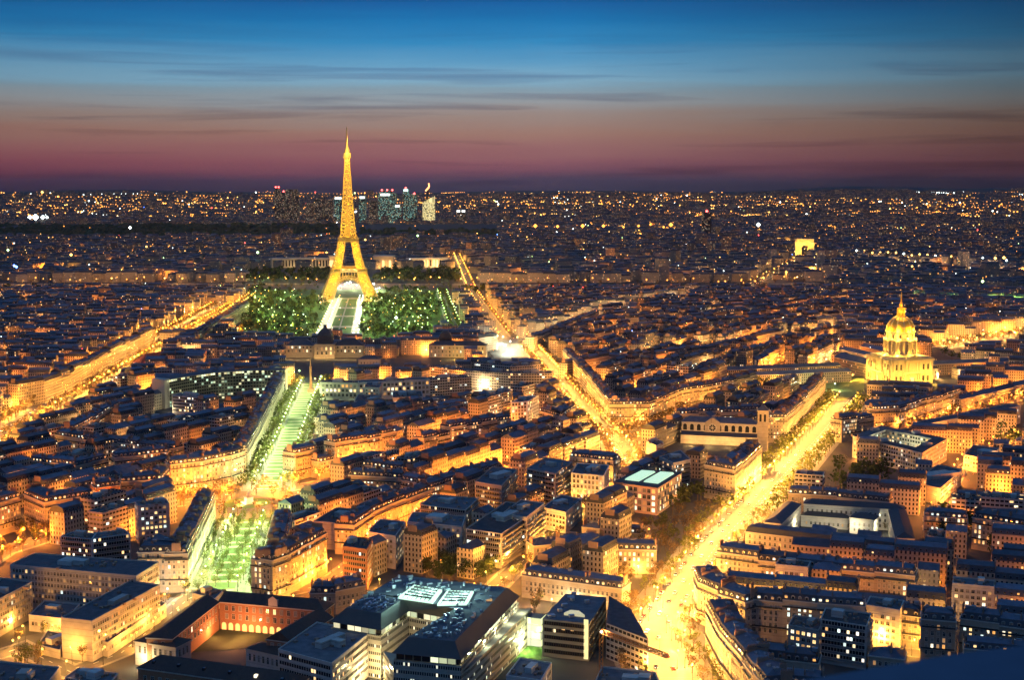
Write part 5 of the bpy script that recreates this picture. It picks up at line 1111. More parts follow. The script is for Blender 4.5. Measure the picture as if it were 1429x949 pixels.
for (x,y),cl,pw,hh in (((1275,683),(.5,1,.85),2200,5),((728,634),(.7,1,1),2600,8),((420,752),YEL,5000,18),((630,588),(1,.7,.35),7000,7),((740,566),YEL,3000,5),((530,822),YEL,5000,6),((470,838),YEL,5500,6),((440,840),YEL,5500,6),((410,845),YEL,5500,6),((600,640),ORG,5000,7),((1330,700),DEEP,4000,6),((1395,655),DEEP,6000,6),((1370,655),DEEP,5000,6),((855,800),YEL,2600,5),((890,803),YEL,3800,5),((800,845),(1,.9,.55),2600,5),((830,850),(1,.55,.2),2800,5),((770,848),(1,.6,.25),2800,5),((745,845),(1,.5,.2),2200,5),((830,748),DEEP,3200,5),((870,755),DEEP,4000,5),((905,748),DEEP,3500,5),((850,765),DEEP,2600,5),((1190,532),YEL,9000,8),((1165,545),(.9,1,.5),6000,8),((1140,540),(.9,1,.4),6000,8),((1205,513),(1,.45,.15),26000,9),((1330,520),(1,.6,.15),12000,7),((1230,516),YEL,6000,7),((1085,528),(.9,1,.3),4000,7),((600,520),(1,.75,.4),6000,7),((455,556),(1,.47,.12),24000,7),((480,557),(1,.47,.12),24000,7),((508,557),(1,.47,.12),24000,7),((535,555),(1,.47,.12),24000,7),((562,553),(1,.47,.12),24000,7),((590,551),(1,.47,.12),24000,7),((620,549),(1,.47,.12),24000,7),((648,547),(1,.47,.12),24000,7),((672,545),(1,.66,.3),24000,7),((700,545),(1,.66,.3),24000,7),((728,545),(1,.66,.3),24000,7),((756,545),(1,.66,.3),24000,7),((250,578),(.9,1,.5),5000,7),((300,570),(.9,1,.5),5000,7),((350,566),(.9,1,.5),5000,7),((615,524),(1,.75,.4),8000,6),((640,526),(1,.75,.4),8000,6),((418,530),(.5,1,.6),7000,11),((415,540),YEL,6000,8),((440,538),(1,.6,.15),7000,8),((445,550),(1,.6,.15),6000,8),((100,700),ORG,4000,8)):
    LAMPS.append((*G(x,y),hh,cl,pw*.9,'the buildings round it','yard',len(LAMPS),0))
LPOW=2.5
row([(1048,918),(1142,928)],13,13,desc='in the dark low row before the grey house with lit windows',seg=18,lit=.2); row([(1060,951),(1150,958)],13,12,desc='in the dark roofs at the bottom edge, right of the wedge-shaped block',seg=22,lit=.15)
row([(1212,915),(1262,921)],9,12,desc='in the low dark sheds before the bright yellow block',kind='gable',seg=30); row([(1345,905),(1450,915)],12,12,desc='in the low dark row at the right end of the lower right street',seg=24,lit=.2)
occupy(QP([(857,673),(917,681),(952,659),(893,655)],20))
# old hospital ranges round the dome
def dpx(p): return DP(*p)
for (a,b_,d,h,l) in (((-31,6),(-110,6),20,17,'long dark-roofed nave stretching back from the domed church'),((-20,60),(-20,190),13,13,'very long dark range left of the domed church with bright dormers'),((-70,45),(-70,200),13,13,'second long dark range left of the domed church'),((-60,-45),(-200,-45),14,15,'long dark range to the right behind the domed church'),((-90,-95),(-230,-95),14,14,'far dark range right of the domed church'),((-30,-60),(-30,-190),13,14,'long grey range running right from the domed church'),((8,-75),(8,-210),12,12,'low front range right of the domed church')):
    A,B=DP(*a),DP(*b_); P=[A,B]; Bk=offs(P,d); Q=[A,B,Bk[1],Bk[0]]; Q=Q if area(Q)>0 else Q[::-1]
    if hits(Q,('b',)): continue
    SPECS.append(dict(Q=Q,h=h,kind='gable',ls=False,rs=False,r=rng.random(),lit=.25,desc=l,idx=1,total=1,hand=True,near=True)); occupy(Q)
x,y=DP(-10,-48); c_=(x,y); e=empty('small_pavilion',(x,y,0),'small orange-lit pavilion right of the domed church','pavilion'); wingparts(e,rect(x,y,16,14,R(16)),13,PALE,k=.6,win=dict(z0=2,du=4,dv=5,w=1.4,h=2.6,lit=.1)); light(*DP(-2,-56),4,(1,.5,.12),9000,e)
# ------------------------------------------------------------------ fill: rows of houses in blocks
def interp(P,y):
    P=sorted(P,key=lambda p:p[1])
    for a,b in zip(P,P[1:]):
        if a[1]<=y<=b[1]: return a[0]+(b[0]-a[0])*(y-a[1])/(b[1]-a[1])
    return P[0][0] if y<P[0][1] else P[-1][0]
PC=[(0,608),(60,570),(200,490),(310,427)];PA=[(908,892),(1000,762),(1090,667),(1185,558),(1300,440)];PB=[(862,622),(800,560),(738,484),(660,410),(637,356)]
def zone(px,py):
    if py<(412 if px<1150 else 404): return None
    if px<interp(PC,py) and py<640: return 4
    if py<540:
        if px<interp(PB,py): return 6
        if px>1180: return -16
        return 36 if py<470 else 62
    if px>interp(PA,py): return -20
    return 62
FILL=[]
NOFILL=[[(380,475),(640,475),(640,515),(300,530),(290,495)],[(885,735),(955,690),(1020,700),(985,760),(930,800),(880,800)],[(1150,704),(1160,648),(1240,662),(1252,708)],[(655,522),(688,498),(782,500),(795,527)],[(1120,556),(1206,546),(1206,515),(1110,520)],[(-60,772),(60,765),(268,770),(300,826),(460,838),(560,806),(735,812),(735,990),(-60,990)],[(1195,500),(1330,500),(1335,545),(1280,566),(1190,556)],[(740,850),(880,845),(890,990),(735,990)],[(1310,488),(1460,464),(1460,482),(1310,507)],[(1160,614),(1240,602),(1335,582),(1460,547),(1460,566),(1335,603),(1240,622)],[(1040,866),(1460,932),(1460,1000),(1040,1000)],[(925,668),(945,618),(1068,630),(1068,655),(1000,650)],[(446,580),(446,548),(660,544),(795,538),(795,556),(660,570)],[(232,605),(232,566),(300,556),(400,552),(402,578),(300,585)],[(1080,735),(1262,738),(1290,770),(1050,765)],[(20,600),(150,528),(215,490),(250,470),(262,480),(215,512),(140,556),(60,600),(0,640)],[(1010,530),(1090,515),(1110,545),(1070,560)],[(870,850),(905,820),(1000,815),(985,870),(990,990),(900,990)],[(400,500),(640,500),(640,530),(400,530)]]
for N_ in NOFILL[1:]:
    P=[G(*p) for p in N_]; P=P if area(P)>0 else P[::-1]; c=cen(P)
    for i in range(len(P)): occupy([c,P[i],P[(i+1)%len(P)]],'r')
MIDL=[]
def lattice(theta,dmin,dmax,seed):
    r=random.Random(seed); t=R(theta); u=(math.cos(t),math.sin(t)); v=(-math.sin(t),math.cos(t)); Rg=3100; pitch=54
    s=-Rg
    while s<Rg:
        for (off,dep) in ((10,13),(31,13)):
            a=-Rg+r.uniform(0,30); nxt=a+r.uniform(80,150)
            while a<Rg:
                L=r.uniform(16,30)
                if a+L>nxt: a=nxt+9; nxt=a+r.uniform(80,150); continue
                m=s+off+r.uniform(-.6,.6); P=lambda aa,ss:(u[0]*aa+v[0]*ss,u[1]*aa+v[1]*ss)
                c=P(a+L/2,m+dep/2); a0=a; a+=L+.05
                if c[1]<dmin*.8 or not(dmin<math.hypot(*c)<dmax) or abs(c[0])>c[1]*.40+25: continue
                p=PX(*c)
                if zone(*p)!=theta: continue
                if p[1]>975: continue
                Q=[P(a0,m),P(a0+L,m),P(a0+L,m+dep),P(a0,m+dep)]
                if hits(Q): 
                    Q=[P(a0+2,m+1),P(a0+L*.6,m+1),P(a0+L*.6,m+dep-1),P(a0+2,m+dep-1)]
                    if L<21 or hits(Q): continue
                    small=True
                else: small=False
                occupy(Q); k=r.random(); d=math.hypot(*c); h=r.gauss(20,2.2)
                kind='gable' if small else 'mansard' if k<.72 else ('gable' if k<.86 else 'flat')
                if kind=='flat': h+=r.uniform(-4,8)
                if kind=='gable': h-=r.uniform(0,6)
                FILL.append(dict(Q=Q,h=h,kind=kind,ls=r.random()<.12,rs=r.random()<.12,r=r.random(),lit=.12,desc=None,near=False,facade='grid' if r.random()<.6 else 'bands'))
        ll=-Rg+r.uniform(0,40)
        while ll<Rg:
            c=(u[0]*ll+v[0]*(s+2),u[1]*ll+v[1]*(s+2)); ll+=r.uniform(34,60); d=math.hypot(*c)
            if c[1]>0 and dmin<d<dmax and abs(c[0])<c[1]*.39+10 and r.random()<.75:
                p=PX(*c)
                if zone(*p)==theta and not hits(rect(*c,4,4)): MIDL.append((c,d,r.random()))
        s+=pitch
for i,t in enumerate((4,6,-16,36,62,-20)): lattice(t,560,3050,i+11)
# ------------------------------------------------------------------ which houses become things of their own
def dcam(s): c=cen(s['Q']); return math.hypot(*c)
FILL.sort(key=dcam)
hand_h=[s for s in SPECS if s['kind']!='flat']; hand_f=[s for s in SPECS if s['kind']=='flat']
fh_=[s for s in FILL if s['kind']!='flat']; ff_=[s for s in FILL if s['kind']=='flat']
nh=max(0,296-len(hand_h)); nf=max(0,110-len(hand_f))
things=SPECS+fh_[:nh]+ff_[:nf]; rest=fh_[nh:]+ff_[nf:]
REFS=[('the romanesque church',1005,605),('the brick college',330,870),('the big U-shaped modern block',600,860),('the roundabout',345,705),('the lit school courtyard',1180,730),('the curved glass office',320,545),('the white grid block',820,680),('the skylit pink building',905,680),('the floodlit dome',1257,520),('the glowing junction',930,860),('the dark park trees',1200,650),('the white-lit crossroads',725,488),('the beige ministry',550,540),('the long cream mansion',800,825),('the ribbed hall',172,560),('the hospital slabs',120,840),('the lower right parapet',1250,915),('the foot of the green-lit avenue',400,600)]
RW=[(n,G(x,y)) for n,x,y in REFS]; CNT={}
def autolabel(s):
    c=cen(s['Q']); n,(rx,ry)=min(RW,key=lambda q:math.dist(q[1],c)); a=PX(*c); b=PX(rx,ry); dx,dy=a[0]-b[0],(a[1]-b[1])*2.2
    side=('to the right of' if dx>0 else 'to the left of') if abs(dx)>abs(dy) else ('in front of' if dy>0 else 'behind')
    k={'mansard':'slate-roofed','gable':'pitched-roofed','flat':'flat-roofed'}[s['kind']]; key=(n,side,k); CNT[key]=CNT.get(key,0)+1
    return f'{nth(CNT[key])} nearest {k} block {side} {n}'
for s in things:
    if s.get('desc'):
        base={'mansard':'mansard house','gable':'pitched-roof house','flat':''}[s['kind']]
        if s['total']==1:
            s['label']=s['desc'] if (s['kind']=='flat' or not s['desc'].split()[0] in ('in','on','with','along','facing','just','tall','low','narrow','beside','floodlit','brightly')) else f"{base} {s['desc']}"
        else: s['label']=f"{nth(s['idx'])} {base} from the left, {s['desc']}"
        w_=s['label'].split()
        if len(w_)>16: s['label']=' '.join(w_[:16])
    else: s['label']=autolabel(s)
    s['group']='apartment houses of the city blocks' if s['kind']!='flat' else 'flat-roofed blocks'
for s in things:
    d=dcam(s); det=2 if (s.get('near') and d<1500) or d<900 else (1 if d<1500 else 0)
    if s['kind']=='flat': flatblock(s,det)
    else: house(s,det)
print('hand',len(hand_h),len(hand_f),'fill',len(FILL),'rest',len(rest),'windows',NWIN[0])
# the skylit building in pink stone
h=20; Q=QP([(857,673),(917,681),(952,659),(893,655)],h); i=min(range(4),key=lambda k:math.dist(Q[k],G(857,673,h))); Q=Q[i:]+Q[:i]; c=cen(Q)
e=empty('skylit_building',(*c,0),'pink-lit building with two bright green-white skylights in its dark roof','modern building'); w=MB(); w.prism(Q,0,h,0,None,.1,False); w.build('wall',[mat('pink_stone',(.48,.33,.27),.85,noise=.15)],e)
w=MB(); w.face([(*p,h+.01) for p in inset(Q,-.6)]); w.build('roof',M_flat,e)
for i in (0,1): windows(e,Q[i],Q[(i+1)%4],2,h-.5,du=3.6,dv=4.5,w=2.4,h=2.8,lit=.3)
for f in ((.12,.46),(.56,.90)):
    L=lambda u,v:tuple((Q[0][j]*(1-u)+Q[1][j]*u)*(1-v)+(Q[3][j]*(1-u)+Q[2][j]*u)*v for j in (0,1)); P=[L(f[0],.2),L(f[1],.2),L(f[1],.85),L(f[0],.85)]
    w=MB(); w.frustum(P,h+.1,inset(P,.8),h+1.3,0); w.build('skylight',mat('skylight_pale_glow',(.3,.35,.3),.5,emit=(.66,1,.68),estr=.8),e)
occupy(Q)
light(*G(868,703),4,(1,.35,.2),4500,e); light(*G(895,708),4,(1,.4,.25),4500,e); light(*G(915,703),4,(1,.45,.25),3000,e)
# ------------------------------------------------------------------ the rest of the city as one mass
S=MB(); rr=random.Random(99); MS=[M_wallw,M_slate,M_roof,M_modww,M_flat,M_chim,M_glass,LIT['warm'],LIT['white'],LIT['amber']]
for s in rest:
    Q,h,r=s['Q'],s['h'],s['r']; d=dcam(s); L=math.dist(Q[0],Q[1])
    if s['kind']=='flat':
        S.prism(Q,0,h,3,4,r); c=cen(Q)
        if L>12: S.box(c[0],c[1],h,h+2.4,L*.3,4,math.atan2(Q[1][1]-Q[0][1],Q[1][0]-Q[0][0]),3,r)
        continue
    S.prism(Q,0,h,0,None,r,False); a=MB(); roof_faces(a,Q,h,s['ls'],s['rs'],r,s['kind'])
    for f,m_,uv_ in zip(a.f,a.m,range(len(a.f))): S.face([a.v[i] for i in f],1+m_,None,r)
    if s['kind']=='mansard':
        for (i,j) in ((1,2),(3,0)):
            p,q=Q[i],Q[j]
            if rr.random()<.8: S.box(p[0]+(q[0]-p[0])*.5,p[1]+(q[1]-p[1])*.5,h+2,h+5.8,6,.8,math.atan2(q[1]-p[1],q[0]-p[0]),5,r)
        for i in (0,2):
            p,q=Q[i],Q[i+1]
            if not facing(p,q): continue
            n=int(L//3.2); ux,uy=(q[0]-p[0])/L,(q[1]-p[1])/L
            for k in range(n):
                x,y=p[0]+ux*(k+.5)*L/n,p[1]+uy*(k+.5)*L/n; z=rr.random(); m_=6 if z>.08 else (7 if z<.04 else (8 if z<.055 else 9))
                nx,ny=uy,-ux; S.box(x-nx*1.2,y-ny*1.2,h+.3,h+2.0,1.4,1.6,math.atan2(uy,ux),2,r); S.face([(x-nx*.36-ux*.5,y-ny*.36-uy*.5,h+.5),(x-nx*.36+ux*.5,y-ny*.36+uy*.5,h+.5),(x-nx*.36+ux*.5,y-ny*.36+uy*.5,h+1.8),(x-nx*.36-ux*.5,y-ny*.36-uy*.5,h+1.8)],m_)
# tall fronts along the far riverside
for (x0,x1,yy) in ((-20,335,393.6),(645,1000,394.2),(1000,1130,391)):
    a=G(x0,yy)[0]; y_=G((x0+x1)/2,yy)[1]; xe=G(x1,yy)[0]
    while a<xe:
        wd_=rr.uniform(24,46); Q=rect(a+wd_/2,y_+rr.uniform(-3,3),wd_-.3,16); a+=wd_+(rr.uniform(14,60) if rr.random()<.3 else 0); hh=rr.uniform(19,25); r_=rr.random()
        if hits(Q): continue
        S.prism(Q,0,hh,0,None,r_,False); S.frustum(Q,hh,inset(Q,4),hh+5,1,r_,True,2); occupy(Q)
# beyond the river: simpler blocks out to the hills
def nofar(px,py):
    if 313<py<333 and px<640+60*math.sin(px*.02): return True            # the dark wood
    if 393.5<py<412 and px<1150: return True
    if 376<py<412 and 345<px<640: return True
    return False
D0=2950; n_far=0
while D0<15500:
    step=44+max(0,D0-3000)*.009; hwid=D0*.395; x=-hwid
    while x<hwid:
        sz=rr.uniform(.7,1.5); bw=(20+D0*.0035)*sz; x+=bw*rr.uniform(1.05,1.75)
        y=math.sqrt(max(1,D0*D0-x*x))+rr.uniform(-.4,.4)*step; p=PX(x,y,ZT(x,y))
        if nofar(*p) or p[1]<264: continue
        cellr=random.Random(int(x//420)*7919+int(y//420)); ang=cellr.uniform(0,math.pi/2); Q=rect(x,y,bw,rr.uniform(11,17)+D0*.0012,ang+rr.choice((0,math.pi/2)))
        if D0<5200 and hits(Q): continue
        z=ZT(x,y); h=max(7,rr.gauss(19 if D0<7000 else 15,4)); r=rr.random()
        if rr.random()<.03: h*=rr.uniform(1.5,2.6)
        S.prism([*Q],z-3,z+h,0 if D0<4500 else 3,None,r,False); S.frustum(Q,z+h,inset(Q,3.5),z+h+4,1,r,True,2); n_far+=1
    D0+=step
print('far',n_far,'faces',len(S.f))
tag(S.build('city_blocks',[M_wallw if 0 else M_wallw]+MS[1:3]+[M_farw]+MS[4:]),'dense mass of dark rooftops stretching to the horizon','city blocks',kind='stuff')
# ------------------------------------------------------------------ far points of light
lampm=[bulb_mat('far_'+n,c,s) for n,c,s in (('orange',(1,.36,.045),4),('yellow',(1,.55,.12),5),('white',(.85,1,.95),8),('green',(.6,1,.35),7),('red',(1,.06,.05),12),('blue',(.1,.25,1),14))]
for m_,s_ in ((B_org,7),(B_yel,7),(B_wht,6),(B_grn,6)): pass
rl0=random.Random(77); F=MB()
def farlamp(x,y,z,k,m_): F.octa(x,y,z,k,m_)
def dot(px,py,k=1.0,m_=None,hgt=12):
    # a lamp on the ground seen at this direction; hill-side distances come from the terrain
    if py<302:
        d=7600+ (302-py)*250
        for _ in range(30):
            x=(px-714.5)/FP*d; y=math.sqrt(max(1,d*d-x*x)); q=PX(x,y,ZT(x,y)+hgt)
            if abs(q[1]-py)<.3: break
            d*=1+max(-.08,min(.08,(q[1]-py)*.012)); d=max(5200,min(19500,d))
        z=ZT(x,y)+hgt; x=(px-714.5)/FP*d
    else: x,y=G(px,py); z=hgt; d=math.hypot(x,y)
    mm=m_ if m_ is not None else rr.choices((0,1,2,3,4,5),(66,22,6,3,2,.5))[0]
    F.octa(x,y,z,d/FP*.95*k,mm)
for i in range(1700):
    py=266+36*rr.random()**1.15; px=rr.uniform(-20,1450)
    if 266<py<274 and rr.random()<.35: continue
    if 1035<px<1250 and py<276 and rr.random()<.92: continue
    if (px>1290 and py<272 or px<390 and 269<py<274) and rr.random()<.85: continue
    dn=(.5+.5*math.sin(px*.021+1)*math.sin(py*.35+px*.006))*(.5+.5*math.sin(px*.053+py*.21))
    if rr.random()<.12+.9*dn: dot(px,py,rr.choice((.35,.5,.6,.75,1.1)))
for x0,x1,y0,y1,n in ((0,120,268,276,40),(120,385,276,284,110),(610,1000,279,287,170),(700,1000,268,276,60),(1030,1300,276,284,120),(1240,1400,282,296,90),(640,1429,286,300,160),(0,380,285,300,160),(180,480,300,313,90)):
    for i in range(n): dot(rr.uniform(x0,x1),rr.uniform(y0,y1),rr.choice((.7,.9,1.2)),rr.choices((0,1,2),(70,22,8))[0])
# rows of lamps that trace the far streets
for i in range(520):
    a=rr.uniform(268,330); px0=rr.uniform(-20,1450); sl=rr.choice((rr.uniform(-.05,.05),rr.uniform(-.35,.35))); n=rr.randint(6,26); st=rr.uniform(2.2,5); c_=rr.choices((0,1,2),(78,18,4))[0]; k_=rr.choice((.5,.65,.85))
    if 1035<px0<1250 and a<276: continue
    for j in range(n):
        p_=(px0+j*st+rr.uniform(-.6,.6),a+j*st*sl*.4+rr.uniform(-.4,.4))
        if p_[1]<267 or p_[1]>334 or nofar(*p_): continue
        dot(p_[0],p_[1],k_*rr.uniform(.7,1.2),c_)
for i in range(1500):
    py=302+110*rr.random()**1.3; px=rr.uniform(-20,1450)
    if nofar(px,py) and rr.random()<.93: continue
    dot(px,py,rr.choice((.5,.6,.8)),hgt=rr.choice((8,18,24,26)))
for i in range(520): dot(rr.uniform(-10,1440),rr.uniform(412,520),rr.choice((.35,.5,.6)),hgt=rr.choice((12,22,24,26)))
for px,py,k,m_ in ((50,313,4.5,2),(42,313,3,2),(60,313,3,2),(66,313,2,2),(182,331,2.2,2),(747,328,3,0),(778,329,2.4,0),(813,328,3,0),(842,328,2.6,0),(870,330,1.8,0),(891,328,2,0),(926,330,1.8,0),(936,326,3.2,0),(1058,326,3,2),(100,378,2.2,1),(98,268,2,1),(21,397,1.8,5),(24,399,1.8,5),(12,370,1.8,3),(583,345,1.6,3),(360,374,2,3),(205,364,1.5,1),(1140,377,2,1),(1370,424,2.2,3),(1388,384,2.2,1),(1400,383,2.2,1),(470,306,2,2),(497,305,3,2),(456,374,1.5,1),(510,352,1.6,1),(1272,398,1.6,1)): dot(px,py,k,m_,45)
for px in range(890,922,3): dot(px,304,1.1,2,16)
for px in range(735,770,5):
    for py in (372,377,382): dot(px+rr.uniform(-2,2),py,1,3,14)
for px in range(868,884,4): dot(px,387,1.5,5,14)
for px in range(1195,1420,11): dot(px,360+(px-1195)*.075+rr.uniform(-2,2),1.6,rr.choice((1,1,2)),24)
for i in range(300):
    px=rl0.uniform(0,1429); py=rl0.uniform(306,392)
    if nofar(px,py): continue
    x,y=G(px,py); light(x,y,16,rl0.choice((ORG,AMB,YEL)),rl0.uniform(9000,50000)*(6000/max(2500,math.hypot(x,y)))**-.8,None,1.0)  # bare lights added at random to warm the far facades, no lamp body
tag(F.build('distant_city_lights',lampm),'countless small orange and white lamps scattered to the horizon','city lights',kind='stuff')
# wood
Wd=MB()
for i in range(2600):
    px=rr.uniform(-30,950); py=rr.uniform(314,333)
    if px>470 and py<320+rr.uniform(0,5): continue
    if px>560 and rr.random()<(px-560)/330: continue
    x,y=G(px,py); k=rr.uniform(14,30); hh=rr.uniform(12,20); n=6; ph=rr.random()
    P0=[(x+k*math.cos(ph+t*math.pi/3)*rr.uniform(.7,1.1),y+k*math.sin(ph+t*math.pi/3)*rr.uniform(.7,1.1)) for t in range(n)]; Wd.frustum(P0,0,[(x+(a-x)*.75,y+(b-y)*.75) for a,b in P0],hh*.7); Wd.frustum([(x+(a-x)*.75,y+(b-y)*.75) for a,b in P0],hh*.7,[(x+(a-x)*.25,y+(b-y)*.25) for a,b in P0],hh)
tag(Wd.build('woods',M_leafd),'dark band of woodland between the city and the towers','woods',kind='stuff')
# ------------------------------------------------------------------ trees
def crown_mesh(seed,n,leaf,mt,rad=3.6,zc=6.6,hz=3.4,gap=.25):
    r=random.Random(seed); b=MB(); cl=[]
    for i in range(9):
        t=r.uniform(0,6.28); q=r.uniform(.2,.75)*rad; cl.append((q*math.cos(t),q*math.sin(t),zc+r.uniform(-.7,.8)*hz*.8,r.uniform(.9,1.7)*rad/3))
    for i in range(n):
        c=r.choice(cl); d=Vector((r.gauss(0,1),r.gauss(0,1),r.gauss(0,1))).normalized()*c[3]*r.random()**.4; p=Vector(c[:3])+d
        a=Vector((r.gauss(0,1),r.gauss(0,1),r.gauss(0,1))).normalized(); e_=a.cross(Vector((r.gauss(0,1),r.gauss(0,1),r.gauss(0,1)))).normalized(); s=leaf*r.uniform(.6,1.3)
        b.face([tuple(p-a*s),tuple(p+e_*s*.6),tuple(p+a*s),tuple(p-e_*s*.6)],0,None,r.random())
    return b.mesh('crown',[mt])
def trunk_mesh(seed,h=6.5,zc=6.6):
    r=random.Random(seed); b=MB(); b.lathe(0,0,[(.26,0),(.2,1.5),(.15,4),(.06,h)],7)
    for i in range(7):
        t=i*.9+r.random(); z=r.uniform(2.6,4.6); b.bar((0,0,z),(1.9*math.cos(t),1.9*math.sin(t),z+r.uniform(1.6,3.2)),.13)
    return b.mesh('trunk',[M_bark])
TV={'b':[crown_mesh(i,210,.42,M_leafb) for i in range(3)]+[crown_mesh(8,230,.42,M_leaf)],'m':[crown_mesh(20+i,230,.42,M_leaf if i%2 else M_leafb) for i in range(4)],'g':[crown_mesh(30+i,230,.42,M_leaf) for i in range(3)],'d':[crown_mesh(40+i,420,.6,M_leafd,5.2,8,5) for i in range(3)]}
TT=[trunk_mesh(i) for i in range(3)]
for (x0,x1,y0,y1,n,k,s_,ds) in ((1165,1240,656,696,30,'d',1.3,'the dark park'),(888,985,738,775,24,'m',1.2,'the walled garden'),(935,990,690,725,14,'m',1.2,'the corner garden'),(590,690,782,815,22,'d',.9,'the dark yard'),(740,765,843,858,4,'b',.9,'the cream mansion yard'),(860,880,800,835,5,'m',.8,'the cream mansion yard'),(1015,1085,520,552,12,'m',1.0,'the lawn before the dome'),(1300,1360,715,790,14,'d',1.1,'the dark gardens on the right'),(1385,1425,765,790,5,'d',1.2,'the dark garden at the right edge'),(1390,1429,600,640,8,'d',1.1,'the dark garden at the right edge'),(650,700,592,612,6,'d',1.0,'the orange row yard'),(25,110,738,752,9,'b',1.0,'the orange left street'),(20,60,912,938,7,'m',1.0,'the hospital yard'),(60,100,876,915,7,'m',.8,'the hospital yard'),(230,262,868,940,7,'b',.7,'the hospital yard')):
    r=random.Random(x0*3+y0); c=0; tr=0
    while c<n and tr<n*12:
        tr+=1; x,y=G(r.uniform(x0,x1),r.uniform(y0,y1))
        if hits(rect(x,y,3,3),('b',)): continue
        c+=1; TREES.append((x,y,s_*r.uniform(.8,1.2),k,ds,'garden',c))
TREES.sort(key=lambda t:math.hypot(t[0],t[1])); nt_=0; restT=[]; seen={}
for i,(x,y,s_,k,ds,sd,idx) in enumerate(TREES):
    if hits(rect(x,y,2,2),('b',)): continue
    p=PX(x,y)
    if p[0]<-15 or p[0]>1445 or p[1]>985: continue
    if nt_>=292: restT.append((x,y,s_,k)); continue
    nt_+=1; seen[(ds,sd)]=seen.get((ds,sd),0)+1; kd={'b':'bare twiggy tree','m':'yellow-lit leafy tree','g':'green-lit tree','d':'dark dense tree'}[k]
    where={'left':f'left kerb of {ds}','right':f'right kerb of {ds}','ring':f'ring at {ds}','garden':f'in {ds}','court':f'in {ds}'}[sd]
    e=empty('street_tree' if sd in('left','right','ring') else 'garden_tree',(x,y,0),f'{kd}, {nth(seen[(ds,sd)])} from near end, {where}','tree','trees of the streets and gardens')
    rz=rng.uniform(0,6.28); inst('trunk',TT[i%3],e,(x,y,0),rz,(s_,s_,s_)); inst('crown',TV[k][i%len(TV[k])],e,(x,y,0),rz,(s_,s_,s_*rng.uniform(.9,1.15)))
def cheap_tree(b,x,y,s,mi,r,n=46,leaf=1.0):
    b.bar((x,y,0),(x,y,6*s),.5,3)
    for i in range(n):
        d=Vector((r.gauss(0,1),r.gauss(0,1),r.gauss(0,1))).normalized()*r.random()**.35; p=Vector((x+d.x*4.2*s,y+d.y*4.2*s,7.2*s+d.z*3.8*s)); a=Vector((r.gauss(0,1),r.gauss(0,1),r.gauss(0,1))).normalized(); e_=a.cross(Vector((r.gauss(0,1),r.gauss(0,1),r.gauss(0,1)))).normalized(); q=leaf*s*r.uniform(.7,1.4)
        b.face([tuple(p-a*q),tuple(p+e_*q*.7),tuple(p+a*q),tuple(p-e_*q*.7)],mi,None,r.random())
PT=MB(); r=random.Random(5)
for x,y,s_,k in restT: cheap_tree(PT,x,y,s_*1.1,{'b':2,'m':0,'g':0,'d':1}[k],r,34,1.0)
def inpoly(p,P):
    c=False
    for i in range(len(P)):
        a,b=P[i],P[i-1]
        if (a[1]>p[1])!=(b[1]>p[1]) and p[0]<(b[0]-a[0])*(p[1]-a[1])/(b[1]-a[1])+a[0]: c=not c
    return c
PARKL=[(332,482),(436,474),(462,420),(446,410),(350,406)];PARKR=[(506,416),(502,474),(598,472),(622,408),(540,404)]
for i in range(160):
    px=r.choice((r.uniform(300,350),r.uniform(592,640),r.uniform(340,470))); py=r.uniform(400,470) if px<350 or px>590 else r.uniform(398,412)
    if not hits(rect(*G(px,py),6,6)): cheap_tree(PT,*G(px,py),r.uniform(.8,1.3),r.choice((0,1,2)),r,34,1.2)
for P,n in ((PARKL,250),(PARKR,250)):
    k=0
    while k<n:
        p=(r.uniform(325,630),r.uniform(404,484))
        if inpoly(p,P): k+=1; cheap_tree(PT,*G(*p),r.uniform(1.0,1.5),0 if r.random()<.55 else 1,r,36,1.3)
for x0,x1,y0,y1,n in ((345,470,380,395,130),(525,640,378,395,130),(1190,1429,424,428,0),(640,1000,407,411,60),(0,340,407,411,40),(340,640,391,393,60)):
    for i in range(n): cheap_tree(PT,*G(r.uniform(x0,x1),r.uniform(y0,y1)),r.uniform(1.3,1.9),1 if r.random()<.6 else 0,r,30,1.6)
for i in range(130): px=r.uniform(1190,1440); cheap_tree(PT,*G(px,418+(px-1190)*.038+r.uniform(-2,2)),r.uniform(1.3,1.8),0,r,30,1.6)
for px,n in ((1335,8),(1390,10)):
    for i in range(n): cheap_tree(PT,*G(px+r.uniform(-30,40),r.uniform(496,505)),1.3,1,r,40,1.2)
tag(PT.build('park_trees',[M_leaf,M_leafd,M_leafb,M_bark]),'dark green tree masses of the long park and riverside','park trees',kind='stuff')
LPOW=4.0
# ------------------------------------------------------------------ lamps
def lamp_meshes(h):
    b=MB(); b.lathe(0,0,[(.22,0),(.2,.8),(.1,1.2),(.07,h)],8); b.bar((0,0,h-.1),(0,-1.3,h+.2),.1); pole=b.mesh('pole',[M_pole])
    return pole
LPM={}
BM={}
def head_mesh(col,k):
    key=(tuple(col),k)
    if key in BM: return BM[key]
    m=bulb_mat('bulb_%d_%d_%d'%tuple(int(c*99) for c in col),col,4); b=MB(); b.lathe(0,0,[(0,-.5*k),(.42*k,-.25*k),(.5*k,.1*k),(.3*k,.45*k),(0,.5*k)],8); BM[key]=b.mesh('lamp_head',[m]); return BM[key]
rl=random.Random(12)
LAMPS.sort(key=lambda t:math.hypot(t[0],t[1])); lc={}; nl_=0; FL=MB(); flm=[]; cn={}
def cname(c):
    r_,g_,b_=c
    if g_>=.9: return 'greenish white' if b_<.7 else 'white'
    if g_>.58: return 'yellow'
    if g_>.3: return 'orange'
    return 'red'
